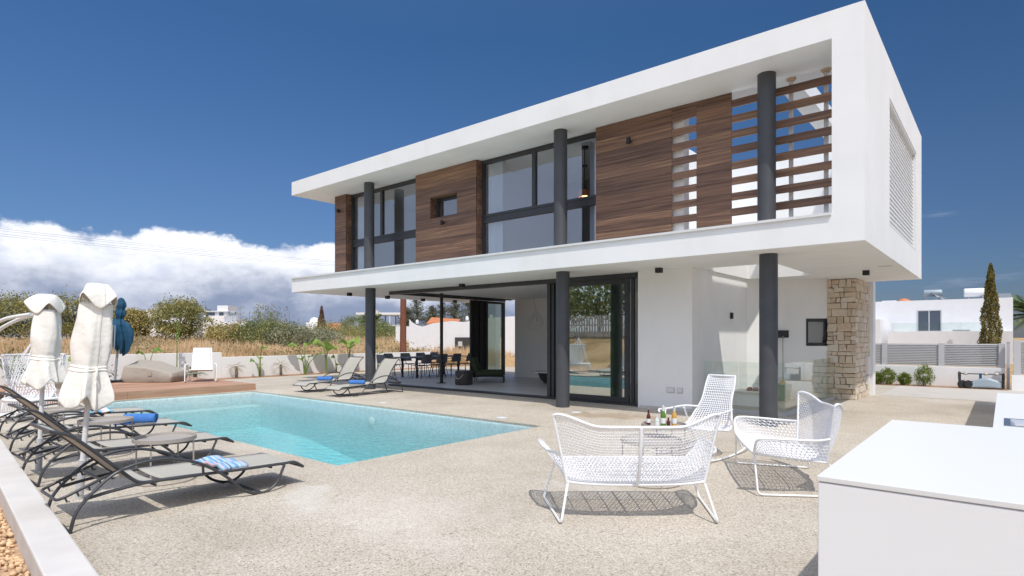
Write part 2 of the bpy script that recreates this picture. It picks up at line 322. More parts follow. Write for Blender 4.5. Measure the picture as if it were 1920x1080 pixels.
class MB:
    def __init__(s): s.v = []; s.f = []
    def add(s, vs, fs):
        o = len(s.v); s.v += [tuple(v) for v in vs]; s.f += [tuple(i+o for i in f) for f in fs]
    def box(s, x0, x1, y0, y1, z0, z1):
        s.add([(x0,y0,z0),(x1,y0,z0),(x1,y1,z0),(x0,y1,z0),(x0,y0,z1),(x1,y0,z1),(x1,y1,z1),(x0,y1,z1)],
              [(3,2,1,0),(4,5,6,7),(0,1,5,4),(1,2,6,5),(2,3,7,6),(3,0,4,7)]); return s
    def obox(s, M, hx, hy, hz):
        c = [M @ Vector((a*hx, b*hy, d*hz)) for d in (-1,1) for a, b in ((-1,-1),(1,-1),(1,1),(-1,1))]
        s.add(c, [(3,2,1,0),(4,5,6,7),(0,1,5,4),(1,2,6,5),(2,3,7,6),(3,0,4,7)]); return s
    def bar(s, a, b, w, h, up=(0,0,1)):
        a, b = Vector(a), Vector(b); d = (b-a); L = d.length; d.normalize(); up = Vector(up)
        x = d.cross(up)
        if x.length < 1e-4: x = d.cross(Vector((1,0,0)))
        x.normalize(); u = x.cross(d)
        M = Matrix.Translation((a+b)/2) @ Matrix((x, d, u)).transposed().to_4x4()
        return s.obox(M, w/2, L/2, h/2)
    def tube(s, pts, r, seg=8, closed=False, cap=True):
        P = [Vector(p) for p in pts]; m = len(P)
        if m < 2: return s
        R_ = r if hasattr(r, '__len__') else [r]*m
        rings = []; ref = None
        for i in range(m):
            if closed: t = P[(i+1) % m]-P[i-1]
            else: t = P[min(i+1, m-1)]-P[max(i-1, 0)]
            if t.length < 1e-9: t = Vector((0,0,1))
            t.normalize()
            if ref is None:
                ref = t.cross(Vector((0,0,1)))
                if ref.length < .05: ref = t.cross(Vector((1,0,0)))
            ref = ref - t*ref.dot(t)
            if ref.length < 1e-6: ref = t.orthogonal()
            ref.normalize(); bi = t.cross(ref)
            rings.append([P[i] + float(R_[i])*(math.cos(2*math.pi*k/seg)*ref + math.sin(2*math.pi*k/seg)*bi) for k in range(seg)])
        vs = [p for rg in rings for p in rg]; fs = []
        for i in range(m if closed else m-1):
            j = (i+1) % m
            for k in range(seg):
                l = (k+1) % seg; fs.append((i*seg+k, i*seg+l, j*seg+l, j*seg+k))
        if cap and not closed:
            fs.append(tuple(range(seg))[::-1]); fs.append(tuple((m-1)*seg+k for k in range(seg)))
        s.add(vs, fs); return s
    def cyl(s, x, y, z0, z1, r, seg=24, r1=None):
        return s.lathe([(0, z0), (r, z0), (r if r1 is None else r1, z1), (0, z1)], x, y, seg)
    def lathe(s, prof, x=0, y=0, seg=24):
        vs = []; fs = []; m = len(prof)
        for (r, z) in prof:
            for k in range(seg):
                a = 2*math.pi*k/seg; vs.append((x+r*math.cos(a), y+r*math.sin(a), z))
        for i in range(m-1):
            for k in range(seg):
                l = (k+1) % seg
                fs.append((i*seg+k, i*seg+l, (i+1)*seg+l, (i+1)*seg+k))
        s.add(vs, fs); return s
    def grid(s, fn, nu, nv, wrap=False):
        vs = [fn(i/nu, j/nv) for j in range(nv+1) for i in range(nu+1)]
        fs = [(j*(nu+1)+i, j*(nu+1)+i+1, (j+1)*(nu+1)+i+1, (j+1)*(nu+1)+i) for j in range(nv) for i in range(nu)]
        s.add(vs, fs); return s
    def prism(s, poly, z0, z1):
        m = len(poly); vs = [(x, y, z0) for x, y in poly] + [(x, y, z1) for x, y in poly]
        s.add(vs, [tuple(range(m))[::-1], tuple(range(m, 2*m))] + [(i, (i+1) % m, m+(i+1) % m, m+i) for i in range(m)]); return s
    def ring(s, o, h, z0, z1, ax='z'):
        """a slab with a rectangular hole; o and h are (a0,a1,b0,b1); ax = the thickness axis"""
        def P(a, b, z): return (a, b, z) if ax == 'z' else ((z, a, b) if ax == 'x' else (a, z, b))
        oc = [(o[0],o[2]),(o[1],o[2]),(o[1],o[3]),(o[0],o[3])]; hc = [(h[0],h[2]),(h[1],h[2]),(h[1],h[3]),(h[0],h[3])]
        vs = [P(a,b,z0) for a,b in oc]+[P(a,b,z0) for a,b in hc]+[P(a,b,z1) for a,b in oc]+[P(a,b,z1) for a,b in hc]
        fs = []
        for i in range(4):
            j = (i+1) % 4
            fs += [(i,4+i,4+j,j), (8+i,8+j,12+j,12+i), (i,j,8+j,8+i), (4+i,12+i,12+j,4+j)]
        s.add(vs, fs); return s
    def build(s, name, m, parent=None, smooth=False, bevel=0, subsurf=0, loc=None):
        me = bpy.data.meshes.new(name); me.from_pydata(s.v, [], s.f); me.validate()
        bm = bmesh.new(); bm.from_mesh(me)
        bmesh.ops.recalc_face_normals(bm, faces=bm.faces)
        if bevel:
            es = [e for e in bm.edges if len(e.link_faces) == 2 and e.calc_face_angle(0) > .6]
            bmesh.ops.bevel(bm, geom=es, offset=bevel, segments=2, affect='EDGES', profile=.5)
        if subsurf: pass
        bm.to_mesh(me); bm.free()
        if smooth:
            me.polygons.foreach_set('use_smooth', [True]*len(me.polygons))
            try: me.set_sharp_from_angle(angle=R(45))
            except Exception: pass
        me.materials.append(m)
        o = bpy.data.objects.new(name, me); COL.objects.link(o)
        if parent: o.parent = parent
        if loc: o.location = loc
        return o
def tag(o, label=None, cat=None, group=None, kind=None):
    if label: o['label'] = label
    if cat: o['category'] = cat
    if group: o['group'] = group
    if kind: o['kind'] = kind
    return o
def thing(name, label, cat, loc=(0,0,0), rz=0, group=None):
    o = bpy.data.objects.new(name, None); COL.objects.link(o); o.location = loc; o.rotation_euler = (0,0,rz)
    o.empty_display_size = .1
    return tag(o, label, cat, group, 'thing' if label else None)
def dup(root, loc, rz, label, group=None, scale=None):
    r = root.copy(); COL.objects.link(r); r.location = loc; r.rotation_euler = (0,0,rz); r['label'] = label
    if group: r['group'] = group
    if scale: r.scale = (scale,)*3 if not hasattr(scale, '__len__') else scale
    def kids(a, b):
        for ch in list(a.children):
            if ch.get('tmp'): continue
            c = ch.copy(); COL.objects.link(c); c.parent = b; kids(ch, c)
    kids(root, r); return r
def np_mesh(name, V, nper, m, parent=None):
    """faces of nper verts each, unshared"""
    n = len(V)//nper; me = bpy.data.meshes.new(name)
    me.vertices.add(len(V)); me.vertices.foreach_set('co', np.asarray(V, dtype=np.float32).ravel())
    me.loops.add(len(V)); me.loops.foreach_set('vertex_index', np.arange(len(V), dtype=np.int32))
    me.polygons.add(n); me.polygons.foreach_set('loop_start', np.arange(0, len(V), nper, dtype=np.int32))
    me.update(); me.validate(); me.materials.append(m)
    o = bpy.data.objects.new(name, me); COL.objects.link(o)
    if parent: o.parent = parent
    return o
def leaf_verts(C, size, rg, up=0.3, asp=.55):
    """quads (kite shaped) around centres C"""
    n = len(C); d = rg.normal(size=(n,3)); d[:,2] += up; d /= np.linalg.norm(d, axis=1)[:,None]
    e = rg.normal(size=(n,3)); e -= d*(d*e).sum(1)[:,None]; e /= np.linalg.norm(e, axis=1)[:,None]
    s = (size*rg.uniform(.6, 1.4, n))[:,None]
    V = np.stack([C - d*s*.5, C + e*s*asp*.5 - d*s*.05, C + d*s*.5, C - e*s*asp*.5 - d*s*.05], 1)
    return V.reshape(-1, 3)

# ------------------------------------------------------------------ camera, world, sun
cam = bpy.data.cameras.new('camera'); co = bpy.data.objects.new('camera', cam); COL.objects.link(co)
co.location = (0, 0, 1.5); co.rotation_euler = (R(90), 0, math.asin(.64127))
cam.sensor_width = 36; cam.lens = 1104/1920*36; cam.shift_y = 91/1920; cam.clip_start = .05; cam.clip_end = 5000
S.camera = co
SD = Vector((.45, -.325, 1.0)).normalized()            # towards the sun
EL = math.asin(SD.z); AZ = math.atan2(SD.x, SD.y)
sun = bpy.data.lights.new('sun', 'SUN'); sun.energy = 2.6; sun.angle = R(.5); sun.color = (1, .955, .88)
so = bpy.data.objects.new('sun', sun); COL.objects.link(so); so.rotation_euler = SD.to_track_quat('Z', 'Y').to_euler(); so.location = (5, -5, 20)
w = bpy.data.worlds.new('World'); S.world = w; w.use_nodes = True
nt = w.node_tree; L = nt.links; bg = nt.nodes['Background']
sky = N(nt, 'ShaderNodeTexSky', sky_type='NISHITA'); sky.sun_disc = False; sky.sun_elevation = EL; sky.sun_rotation = AZ
sky.air_density = 1.0; sky.dust_density = .3; sky.ozone_density = 3.0; sky.altitude = 0
tc = N(nt, 'ShaderNodeTexCoord'); sep = N(nt, 'ShaderNodeSeparateXYZ'); L.new(tc.outputs['Generated'], sep.inputs[0])
def M(op, a, b=None, c=None, clamp=False):
    n = N(nt, 'ShaderNodeMath', operation=op); n.use_clamp = clamp
    for i, x in enumerate((a, b, c)):
        if x is None: continue
        if isinstance(x, (int, float)): n.inputs[i].default_value = x
        else: L.new(x, n.inputs[i])
    return n.outputs[0]
def SS(x, a, b):
    n = N(nt, 'ShaderNodeMapRange'); n.interpolation_type = 'SMOOTHSTEP'; n.inputs[1].default_value = a; n.inputs[2].default_value = b
    L.new(x, n.inputs[0]); return n.outputs[0]
def MIX(f, a, b, blend='MIX'):
    n = N(nt, 'ShaderNodeMix', data_type='RGBA', blend_type=blend)
    for i, x in ((0, f), (6, a), (7, b)):
        if isinstance(x, (int, float)): n.inputs[i].default_value = x
        elif isinstance(x, tuple): n.inputs[i].default_value = (*x, 1)
        else: L.new(x, n.inputs[i])
    return n.outputs[2]
z = sep.outputs['Z']; X_ = sep.outputs['X']
tint = ramp(nt, [(0.0, (.24, .26, .37)), (.10, (.27, .34, .47)), (.24, (.31, .415, .55)), (.45, (.27, .46, .62)), (.60, (.45, .60, .75)), (.9, (1.2, 1.15, 1.1))])
L.new(z, tint.inputs[0])
base = MIX(1.0, sky.outputs[0], tint.outputs[0], 'MULTIPLY')
azf = N(nt, 'ShaderNodeMapRange'); azf.inputs[1].default_value = -1; azf.inputs[2].default_value = .2; azf.inputs[3].default_value = 1.30; azf.inputs[4].default_value = .84; L.new(X_, azf.inputs[0])
base = MIX(1.0, base, azf.outputs[0], 'MULTIPLY')
# cumulus bank low in the west
def noise(scale, sq, det=8, rough=.58, off=(0,0,0)):
    mp = N(nt, 'ShaderNodeMapping'); mp.inputs['Scale'].default_value = (1, 1, sq); mp.inputs['Location'].default_value = off
    L.new(tc.outputs['Generated'], mp.inputs['Vector'])
    n = N(nt, 'ShaderNodeTexNoise'); n.inputs['Scale'].default_value = scale; n.inputs['Detail'].default_value = det; n.inputs['Roughness'].default_value = rough
    L.new(mp.outputs[0], n.inputs['Vector']); return n.outputs['Fac']
n1 = noise(4.2, 1.6, 10, .6); n2 = noise(11, 1.8, 8, .62, (3,1,0)); n3 = noise(3.0, 4.5, 6, .55, (0,5,2))
top = M('ADD', M('MULTIPLY_ADD', n1, .24, .016), M('MULTIPLY', n2, .035))
edge = M('SUBTRACT', top, z)
cover = SS(edge, -.001, .016)
west = M('MULTIPLY', SS(X_, -.42, -.66), SS(sep.outputs['Y'], -.42, -.25))
cover = M('MULTIPLY', cover, west)
depth = SS(edge, .0, .115)
lump = SS(M('ADD', n2, M('MULTIPLY', n1, .6)), .52, .92)
ccol = MIX(lump, (5.0, 5.4, 6.6), (8.4, 8.6, 9.1))
low = MIX(n3, (1.95, 2.42, 3.6), (2.35, 2.8, 4.0))
ccol = MIX(SS(M('ADD', edge, M('MULTIPLY', n3, .06)), .070, .150), ccol, low)
out = MIX(cover, base, ccol)
# added fill: sky brightened around the sun and across the south, out of view
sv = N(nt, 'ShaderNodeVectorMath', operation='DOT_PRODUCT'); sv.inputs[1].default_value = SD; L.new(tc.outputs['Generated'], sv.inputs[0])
fill_glow = M('ADD', M('MULTIPLY', SS(sv.outputs['Value'], .45, 1.0), 6.0), M('MULTIPLY', SS(sep.outputs['Y'], .0, -.8), 3.6))
out = MIX(1.0, out, MIX(1.0, (.97, .985, 1.03), fill_glow, 'MULTIPLY'), 'ADD')
# faint wisp to the north
wisp = M('MULTIPLY', M('MULTIPLY', SS(noise(5, 7, 6, .6, (8,2,1)), .58, .78), SS(z, .26, .14)), .5)
out = MIX(M('MULTIPLY', wisp, SS(sep.outputs['Y'], .6, .9)), out, (3.6, 4.0, 5.2))
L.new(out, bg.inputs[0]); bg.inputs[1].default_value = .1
S.view_settings.view_transform = 'Standard'; S.view_settings.look = 'None'; S.view_settings.exposure = 0.40; S.view_settings.gamma = 1
S.cycles.max_bounces = 10; S.cycles.diffuse_bounces = 5; S.cycles.glossy_bounces = 5; S.cycles.transparent_max_bounces = 16; S.cycles.transmission_bounces = 6
S.cycles.caustics_reflective = False; S.cycles.caustics_refractive = False
S.cycles.use_denoising = True
S.cycles.sample_clamp_indirect = 6

# ------------------------------------------------------------------ ground
def kerb_y(x): return 1.01 - .0929*(x + 3.2)
def sm(t): t = min(1, max(0, t)); return t*t*(3-2*t)
def hterr(x, y):
    if -21.78 < x < 13 and -3 < y < 22.15: return -3
    h = -.05
    if x < -21.7:
        d = -21.7 - x
        h = .30 + .75*sm(d/22) + .10*math.sin(x*.23+y*.31)*sm(d/6) + .05*math.sin(x*.9-y*.7)
        if y > 30: h -= .4*sm((y-30)/25)
    if y < -3:
        d = -3 - y; k = 1.9*sm(d/9)
        h = max(h, -.05 + k) if x > -30 else h + k*.3
    if y > 22.15 and x > -21: h = -.03
    return h
def axis(lo, hi, brk, fine):
    a = [lo]; p = set(np.round(np.concatenate([np.linspace(lo, fine[0], 14), np.arange(fine[0], fine[1], 1.1), np.linspace(fine[1], hi, 14), brk]), 3).tolist())
    return sorted(p)
xs = axis(-900, 900, [-21.79, -21.77, 12.99, 13.01], (-75, 20)); ys = axis(-900, 900, [-3.01, -2.99, 22.14, 22.16], (-20, 75))
mb = MB(); nx = len(xs)
mb.add([(x, y, hterr(x, y)) for y in ys for x in xs], [(j*nx+i, j*nx+i+1, (j+1)*nx+i+1, (j+1)*nx+i) for j in range(len(ys)-1) for i in range(nx-1)])
tag(mb.build('terrain', TERR, smooth=False), kind='structure')

PX0, PX1, PY0, PY1 = -16.0, -5.95, 3.95, 7.9
mb = MB()
oc = [(-20.9, kerb_y(-20.9)), (12.9, kerb_y(12.9)), (12.9, 22.1), (-20.9, 22.1)]; hc = [(PX0,PY0),(PX1,PY0),(PX1,PY1),(PX0,PY1)]
vs = [(x,y,zz) for zz in (-.04, 0) for P_ in (oc, hc) for x, y in P_]; fs = []
for i in range(4):
    j = (i+1) % 4; fs += [(8+i, 8+j, 12+j, 12+i), (4+i, 12+i, 12+j, 4+j), (i, j, 8+j, 8+i)]
mb.add(vs, fs); tag(mb.build('pavement', PAVE), kind='structure')
mb = MB().box(-2.45, 12.8, 17.55, 21.95, .001, .005); tag(mb.build('driveway', DRIVE), kind='structure')
mb = MB().box(-21.6, -20.9, 2.6, 22.1, -.2, .012)
tag(mb.build('planting_strip', SOIL), kind='structure')
mb = MB(); mb.prism([(-13.4, kerb_y(-13.4)), (-13.4, kerb_y(-13.4)-.235), (3, kerb_y(3)-.235), (3, kerb_y(3))], -.3, .12)
tag(mb.build('kerb', CONC, bevel=.012), kind='structure')
mb = MB(); mb.prism([(-21.78, kerb_y(-21.78)), (-21.78, -3.0), (12.98, -3.0), (12.98, kerb_y(12.98))], -.3, -.05)
tag(mb.build('gravel_bed', GRAVB), kind='structure')
# rounded pebbles along the outer side of the kerb
rg = np.random.default_rng(5)
def pebbles():
    bm = bmesh.new(); bmesh.ops.create_icosphere(bm, subdivisions=1, radius=1); bv = np.array([v.co[:] for v in bm.verts]); bf = np.array([[v.index for v in f.verts] for f in bm.faces]); bm.free()
    n = 4200; Vs = []; Fs = []
    X = rg.uniform(-8.6, -3.6, n); D = rg.uniform(.25, 1.35, n)
    Y = np.array([kerb_y(x) for x in X]) - D
    for i in range(n):
        s = rg.uniform(.010, .026); q = Quaternion(rg.normal(size=4)).normalized().to_matrix()
        v = bv*(1+rg.normal(0, .16, (len(bv), 1)))*np.array([1, .8, .62])*s
        v = v @ np.array(q) + np.array([X[i], Y[i], -.05 + s*.5 + rg.uniform(0, .012)])
        Fs.append(bf + len(Vs)*len(bv)); Vs.append(v)
    me = bpy.data.meshes.new('gravel'); me.from_pydata(np.concatenate(Vs).tolist(), [], np.concatenate(Fs).tolist()); me.polygons.foreach_set('use_smooth', [True]*len(me.polygons)); me.materials.append(GRAVM)
    o = bpy.data.objects.new('gravel', me); COL.objects.link(o); return tag(o, 'orange beige pebbles heaped beside the pale concrete kerb', 'gravel', kind='stuff')
pebbles()

# ------------------------------------------------------------------ pool
pool = thing('swimming_pool', 'rectangular turquoise swimming pool between the sun loungers and the house', 'pool', (0,0,0))
mb = MB()
prof = [(PX0, -.95), (-13.2, -1.0), (-9.5, -1.5), (PX1, -1.6)]
for (a, za), (b, zb) in zip(prof, prof[1:]): mb.add([(a,PY0,za),(b,PY0,zb),(b,PY1,zb),(a,PY1,za)], [(0,1,2,3)])
pw = [(PX0,-.2)]+[(PX1,-.2)]
for y in (PY0, PY1): mb.add([(x,y,z_) for x,z_ in prof]+[(PX1,y,-.04),(PX0,y,-.04)], [(0,1,2,3,4,5)])
mb.add([(PX0,PY0,-.95),(PX0,PY1,-.95),(PX0,PY1,-.04),(PX0,PY0,-.04)], [(0,1,2,3)]); mb.add([(PX1,PY0,-1.6),(PX1,PY1,-1.6),(PX1,PY1,-.04),(PX1,PY0,-.04)], [(0,1,2,3)])
mb.build('basin', MOSAIC, pool)
MB().box(PX0+.004, -15.45, 5.0, PY1-.004, -.96, -.38).build('step', MOSAIC, pool)
for x in (-6.95, -10.6):
    m_ = MB(); m_.lathe([(0,.008),(.09,.008),(.10,.0),(.10,-.02)], 0, 0, 20)
    o = m_.build('pool_light', WHITE, pool, smooth=True); o.location = (x, PY1-.02, -.36); o.rotation_euler = (R(90), 0, 0)
mb = MB().box(PX0+.003, PX1-.003, PY0+.003, PY1-.003, -1.7, -.06)
tag(mb.build('water', WATER), kind='structure')

# timber deck at the far end of the pool
dk = thing('timber_deck', 'low reddish timber deck at the far end of the pool', 'deck', (0,0,0))
mb = MB(); x = -16.12
while x > -20.8:
    mb.box(x-.138, x, 2.9, 8.03, .15, .18); x -= .143
mb.build('deck_boards', DECK, dk)
mb = MB()
for a, b in ((2.9, 4.9), (4.905, 8.03)): mb.box(-16.115, -16.07, a, b, -.02, .178)
mb.box(-20.7, -16.12, 8.035, 8.07, -.02, .178)
mb.build('fascia_board', DECK, dk)
MB().box(-20.7, -16.2, 3, 8, .0, .14).build('joist_frame', BARK, dk)

# ------------------------------------------------------------------ villa
villa = thing('modern_villa', 'two storey white modern villa with walnut cladding and black round columns', 'house', (0,0,0))
HX0, HX1, HY0, HY1 = -17.06, -1.526, 9.69, 17.2
Z1, Z2, Z3, Z4 = 2.88, 3.32, 5.90, 6.31
V = villa
MB().ring((HX0,HX1,HY0,HY1), (-4.71,-3.3,11.65,14.45), Z1, Z2).build('floor_slab', WHITE, V)
MB().box(HX0-.03, -1.955, HY0-.035, HY0+.10, Z2-.028, Z2+.012).build('slab_coping', PAINTW, V)
MB().ring((HX0,HX1,HY0,HY1), (-6.20,-1.952,11.15,16.80), Z3, Z4).build('roof', WHITE, V)
MB().box(-3.12, -2.78, 11.152, 16.798, 5.97, Z4-.003).build('roof_beam', WHITE, V)
# gable wall with louvre opening (x = thickness)
MB().ring((HY0,HY1,Z2,Z3), (12.06,16.14,3.42,5.66), -1.95, HX1, 'x').build('side_wall', WHITE, V)
mb = MB(); zz = 3.48
while zz < 5.62:
    M_ = Matrix.Translation((-1.60, 14.1, zz)) @ Matrix.Rotation(R(79), 4, 'Y'); mb.obox(M_, .043, 2.035, .006); zz += .083
lv = mb.build('louvre_panel', PAINTW, V)
MB().ring((12.065,16.135,3.425,5.655), (12.11,16.09,3.47,5.61), -1.66, -1.535, 'x').build('louvre_frame', PAINTW, lv)
MB().box(-16.1, -1.952, 16.802, HY1-.004, Z2, Z3).build('rear_wall', WHITE, V)
MB().box(-16.1, -15.92, 10.72, 16.80, Z2, Z3).build('end_wall', WHITE, V)
MB().box(-6.42, -6.20, 10.91, 16.80, Z2, Z3).build('terrace_wall', WHITE, V)
MB().box(-4.95, -4.70, 10.74, 10.99, Z2, Z3).build('screen_post', WHITE, V)
for x in (-2.79, -2.25):
    MB().box(x-.03, x+.03, 10.74, 10.80, Z2, Z3).build('screen_post', PAINTW, V)
    c_ = MB(); c_.lathe([(.05,Z3-.001),(.085,Z3-.004),(.07,Z3-.03),(.045,Z3-.05)], x, 10.77, 12); c_.build('post_collar', STAIN, V)
# upper rooms
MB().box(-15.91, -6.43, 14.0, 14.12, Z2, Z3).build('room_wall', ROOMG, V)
MB().box(-12.29, -12.15, 10.9, 13.99, Z2, Z3).build('room_wall', ROOMW, V)
MB().box(-10.22, -10.09, 10.9, 13.99, Z2, Z3).build('room_wall', ROOMW, V)
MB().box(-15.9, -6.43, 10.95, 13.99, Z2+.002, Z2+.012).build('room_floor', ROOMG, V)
# walnut boards
PITCH = .13925; ZB = 3.387
def boards(segs, y0=10.65, y1=10.68, rows=range(0, 18), gap=.005, hole=None):
    m = MB()
    for j in rows:
        a = ZB + PITCH*j; b = a + PITCH - gap
        if j == 0: a = Z2 + .005
        for (s0, s1) in segs:
            parts = [(s0, s1)]
            if hole and a < hole[3] and b > hole[2]: parts = [(s0, hole[0]), (hole[1], s1)]
            for (p0, p1) in parts:
                # random butt joints
                cuts = [p0]; 
                if p1-p0 > 99: cuts.append(p0 + (p1-p0)*rnd.uniform(.25, .75))
                cuts.append(p1)
                for q0, q1 in zip(cuts, cuts[1:]):
                    aa, bb = a, b
                    if hole and a < hole[3] and b > hole[2]: pass
                    m.box(q0+.001, q1-.001, y0, y1, aa, bb)
    return m
c1 = boards([(-16.15, -15.58)])
for j in range(18): c1.box(-15.58, -15.555, 10.685, 10.90, ZB+PITCH*j, ZB+PITCH*(j+1)-.005); c1.box(-16.18, -16.152, 10.655, 11.6, ZB+PITCH*j, ZB+PITCH*(j+1)-.005)
c1.build('wood_cladding', WOOD, V)
MB().box(-16.145, -15.585, 10.682, 10.90, Z2, Z3).build('wall_core', DARKST, V)
nh = (-11.74, -10.74, ZB+PITCH*9, ZB+PITCH*13-.005)
c2 = boards([(-12.33, -10.06)], hole=nh)
for j in range(18): c2.box(-10.06, -10.035, 10.685, 10.90, ZB+PITCH*j, ZB+PITCH*(j+1)-.005)
for j in range(9, 13):
    c2.box(nh[0]-.02, nh[0]-.001, 10.684, 10.93, ZB+PITCH*j, ZB+PITCH*(j+1)-.005); c2.box(nh[1]+.001, nh[1]+.02, 10.684, 10.93, ZB+PITCH*j, ZB+PITCH*(j+1)-.005)
c2.box(nh[0], nh[1], 10.684, 10.93, nh[3]+.001, nh[3]+.02); c2.box(nh[0], nh[1], 10.684, 10.93, nh[2]-.02, nh[2]-.001)
c2.build('wood_cladding', WOOD, V)
MB().ring((-12.325,-10.065,Z2,Z3), (nh[0]-.022,nh[1]+.022,nh[2]-.022,nh[3]+.022), 10.682, 10.93, 'y').build('wall_core', DARKST, V)
c3 = boards([(-6.60, -4.90), (-4.41, -3.76)]); c3b = boards([(-4.90, -4.41)], rows=[17])
slats = boards([(-3.758, -1.955)], rows=range(2, 17, 2))
c3.add(c3b.v, c3b.f); c3.build('wood_cladding', WOOD, V)
slats.build('wood_screen', WOOD, V); boards([(-4.898, -4.412)], rows=range(2, 17, 2)).build('wood_screen', WOOD, V)
MB().box(-6.59, -4.955, 10.682, 10.90, Z2, Z3).build('wall_core', DARKST, V)
# upper windows
def window(x0, x1, mull, za, zb, z0=Z2+.01, z1=Z3-.012, y=10.87):
    fr = MB(); t = .055
    fr.box(x0, x0+t, y-.04, y+.05, z0, z1); fr.box(x1-t, x1, y-.04, y+.05, z0, z1)
    fr.box(x0+t, x1-t, y-.04, y+.05, z1-.09, z1); fr.box(x0+t, x1-t, y-.04, y+.05, z0, z0+.06)
    fr.box(x0+t, x1-t, y-.045, y+.05, za, za+.07); fr.box(x0+t, x1-t, y-.03, y+.05, za+.072, zb-.06); fr.box(x0+t, x1-t, y-.045, y+.05, zb-.058, zb)
    fr.box(mull-.05, mull+.05, y-.038, y+.045, zb+.002, z1-.092)
    f = fr.build('window', ANTH, V)
    for a, b, c, d in ((x0+t, mull-.05, zb, z1-.09), (mull+.05, x1-t, zb, z1-.09), (x0+t, x1-t, z0+.06, za)):
        MB().box(a, b, y+.004, y+.010, c, d).build('pane', GLUP, f)
    return f
window(-15.55, -12.335, -14.07, 4.27, 4.48)
window(-10.03, -6.61, -8.40, 4.33, 4.54)
fr = MB(); a, b, c, d = nh; fr.ring((a+.003,b-.003,c+.003,d-.003), (a+.09,b-.09,c+.07,d-.08), 10.87, 10.925, 'y')
f = fr.build('window', ANTH, V); MB().box(a+.09, b-.09, 10.895, 10.90, c+.07, d-.08).build('pane', GLUP, f)
MB().box(-12.28, -10.1, 11.6, 11.62, Z2, Z3).build('room_wall', ROOMW, V)
def curtain(x0, x1, y, z0, z1, folds):
    m = MB(); m.grid(lambda u, v: (x0+(x1-x0)*u, y+.035*math.sin(u*folds*2*math.pi)+.01*math.sin(u*folds*5.1), z0+(z1-z0)*v), folds*8, 1)
    return m.build('curtain', CURT, V, smooth=True)
curtain(-15.5, -15.0, 11.02, Z2+.03, Z3-.03, 7); curtain(-9.98, -9.5, 11.02, Z2+.03, Z3-.03, 7); curtain(-6.98, -6.72, 11.02, Z2+.03, Z3-.03, 5); curtain(-12.7, -12.5, 11.02, Z2+.03, Z3-.03, 4)
# columns
for x in (-13.97, -7.28, -3.06): MB().cyl(x, 10.33, Z2, Z3, .145, 40).build('column', COLM, V, smooth=True)
for x in (-13.91, -7.22, -3.03): MB().cyl(x, 10.33, 0, Z1, .145, 40).build('column', COLM, V, smooth=True)
# wall spotlights and soffit spots
for x, z_ in ((-15.86, 5.40), (-11.2, 4.46), (-5.78, 5.43)):
    m = MB(); m.cyl(0, 0, -.055, .055, .045, 20); m.box(-.015, .015, .03, .10, -.02, .02)
    o = m.build('wall_spot', BLACK, V, smooth=True); o.location = (x, 10.555, z_)
for x, y in ((-15.85,10.97),(-16.1,12.66),(-16.25,14.38),(-16.05,15.81),(-10.87,10.97),(-5.32,10.97),(-2.21,14.17)):
    MB().box(x-.06, x+.06, y-.06, y+.06, Z1-.10, Z1-.001).build('soffit_spot', BLACK, V, bevel=.004)
MB().box(-1.9, -1.68, 13.5, 13.58, Z1-.008, Z1-.001).build('soffit_vent', POSTG, V)
# ground floor
MB().box(-17.6, -5.96, 11.66, 17.15, .001, .010).build('terrace_floor', GREYT, V)
MB().box(-13.95, -4.76, 16.86, 17.15, .011, Z1).build('rear_wall', WHITE, V)
MB().box(-5.94, -4.75, 11.26, 16.855, 0, Z1).build('garden_front_wall', WHITE, V)
MB().box(-5.90, -4.752, 11.245, 11.2575, 0, .06).build('plinth', CONC, V)
for a, b, c, d in ((-5.29,-5.12,.36,.47), (-5.06,-4.94,.36,.47)):
    s_ = MB().box(a, b, 11.243, 11.259, c, d).build('outdoor_socket', POSTG, V, bevel=.004); MB().box(a+.015, b-.015, 11.238, 11.242, c+.015, d-.012).build('lid', PAINTW, s_)
# sliding glass doors
MB().box(-14.46, -5.97, 11.42, 11.58, 2.78, Z1-.002).build('door_track', ANTH, V)
MB().box(-14.46, -5.945, 11.40, 11.62, .0, .045).build('door_sill', ANTH, V)
MB().box(-14.46, -14.40, 11.585, 16.85, 2.80, Z1-.002).build('door_track', ANTH, V)
MB().box(-14.14, -14.11, 11.585, 16.85, 2.84, Z1-.002).build('door_track', ANTH, V)
d_ = thing('sliding_door', None, None); d_.parent = V
m = MB()
for x in (-8.46, -8.37, -8.28): m.box(x, x+.085, 11.44+(.04*(x+8.46)/.09), 11.49+(.04*(x+8.46)/.09), .05, 2.775)
for k, x in enumerate((-6.36, -6.22, -6.09)): m.box(x, x+(.11 if k == 0 else .075), 11.43+.05*k, 11.475+.05*k, .05, 2.775)
m.box(-8.20, -6.37, 11.44, 11.485, .05, .17); m.box(-8.20, -6.37, 11.44, 11.485, 2.66, 2.775)
m.build('door_stiles', ANTH, d_)
MB().box(-8.20, -6.37, 11.458, 11.466, .17, 2.66).build('pane', GLDOOR, d_)
MB().box(-8.16, -6.30, 11.54, 11.548, .06, 2.76).build('pane', GLDOOR, d_)
MB().box(-5.985, -5.945, 11.42, 11.66, .05, 2.775).build('door_jamb', ANTH, V)
s2 = thing('sliding_door', None, None); s2.parent = V
m = MB()
for k in range(6): m.box(-14.47+.02*(k % 2), -14.40+.02*(k % 2), 14.98+.148*k, 15.11+.148*k, .05, 2.79)
m.box(-14.46, -14.41, 16.66, 16.84, .05, 2.79); m.box(-14.455, -14.415, 15.87, 16.655, .05, .13); m.box(-14.455, -14.415, 15.87, 16.655, 2.70, 2.79)
